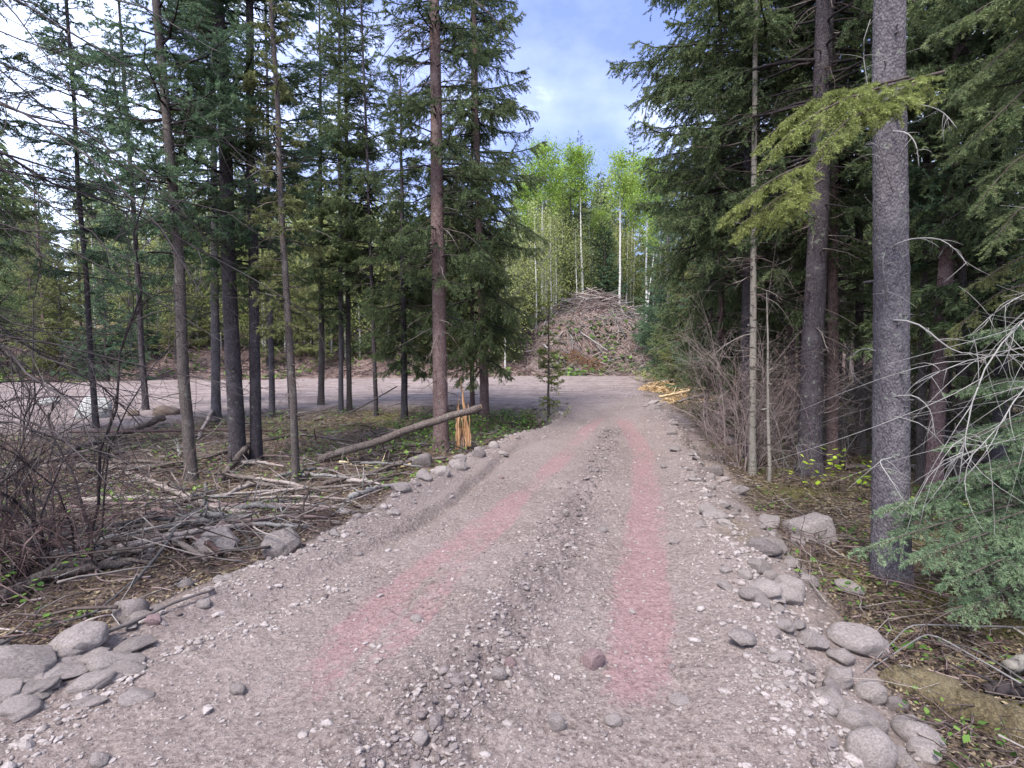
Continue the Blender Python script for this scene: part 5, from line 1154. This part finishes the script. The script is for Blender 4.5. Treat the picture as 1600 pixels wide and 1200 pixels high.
# ------------------------------------------------------------------ leafy shrubs
def leafy(name, loc, seed, n, Lr, m, nleaf, ls, label, twig='twig', spread=.08, cat='shrub'):
    g = np.random.default_rng(seed); e = empty(name, loc); base = np.stack([g.normal(0, spread, n), g.normal(0, spread, n), np.full(n, -.03)], 1); d = nrm(np.stack([g.normal(0, .4, n), g.normal(0, .4, n), np.ones(n)], 1)); Ln = g.uniform(*Lr, n)
    q = np.linspace(0, 1, 6)[None, :, None]; P = base[:, None]+d[:, None]*Ln[:, None, None]*q+np.array([0, 0, -.15])*q**2*Ln[:, None, None]+g.normal(0, .008, (n, 6, 3))
    V, Fc = tubes(P, np.full((n, 1), .0035)*np.linspace(1, .4, 6)[None], 4); obj('stems', mesh('stems', V, Fc, M[twig], attrs={'tint': np.full(len(V), .4)}), e)
    b = g.integers(0, n, nleaf); s = g.uniform(.35, 1, nleaf); p, _ = interp_path(P, b, s); a = g.uniform(0, 6.28, nleaf); out = np.stack([np.cos(a), np.sin(a), g.normal(-.05, .3, nleaf)], 1); out = nrm(out); p0 = p+out*ls*.4; sz = ls*g.uniform(.6, 1.25, nleaf)[:, None]
    sdv = nrm(np.cross(out, [0, 0, 1.])+g.normal(0, .2, (nleaf, 3))); mid = p0+out*sz*.5
    V = np.stack([p0, mid*.6+p0*.4+sdv*sz*.3, mid+out*sz*.1+sdv*sz*.34, p0+out*sz, mid+out*sz*.1-sdv*sz*.34, mid*.6+p0*.4-sdv*sz*.3], 1).reshape(-1, 3)
    i = (np.arange(nleaf)*6)[:, None]; Fc = np.concatenate([i+[0, 1, 2], i+[0, 2, 3], i+[0, 3, 4], i+[0, 4, 5]])
    obj('leaves', mesh('leaves', V, Fc, M[m], attrs={'tint': np.repeat(g.random(nleaf), 6)}), e); tag(e, label, cat); return e
leafy('leafy_shrub', G(1310, 775), 1, 9, (.5, 1.05), 'lime', 75, .075, 'young shrub with bright lime leaves left of the big scaly trunk', spread=.12)
leafy('leafy_shrub', G(1440, 800), 2, 8, (.3, .6), 'lime', 60, .05, 'smaller lime-leaved shrub right of the big scaly trunk', spread=.15)
leafy('leafy_shrub', G(1150, 680), 3, 6, (.3, .6), 'lime', 60, .05, 'little yellow-green shrub behind the slim red-brown trunk', spread=.12)
leafy('leafy_shrub', G(25, 955), 4, 7, (.5, .9), 'green', 90, .045, 'small green-leaved shrub among the reddish stems at left', spread=.12)
leafy('leafy_shrub', G(455, 700), 5, 9, (.4, .9), 'green', 130, .05, 'sparse green shrub behind the very slim pole', spread=.2)
leafy('leafy_shrub', G(790, 665), 6, 14, (.3, .6), 'green', 260, .05, 'low green bush between the dense spruce and the corner sapling', spread=.3)
leafy('leafy_shrub', G(650, 680), 7, 14, (.3, .6), 'green', 260, .05, 'green bush behind the propped log', spread=.3)
leafy('leafy_shrub', G(860, 655), 8, 16, (.25, .55), 'olive', 300, .045, 'yellow-green bush round the foot of the corner sapling', spread=.3)
leafy('leafy_shrub', G(1008, 598), 9, 14, (.5, 1.0), 'olive', 260, .08, 'yellowish bush left of the yellow bark heap', spread=.3)
leafy('leafy_shrub', G(1095, 650), 10, 12, (.4, .8), 'green', 240, .05, 'green bush right of the yellow bark heap', spread=.3)
leafy('leafy_plant', G(60, 985), 11, 5, (.1, .25), 'green', 30, .04, 'small bright green seedling above the two-humped boulder', spread=.15, cat='plant')
tot = sum(len(o.data.polygons) for o in bpy.data.objects if o.type == 'MESH'); print('OBJECTS', len(bpy.data.objects), 'inst polys', tot, 'unique', sum(len(m.polygons) for m in bpy.data.meshes))
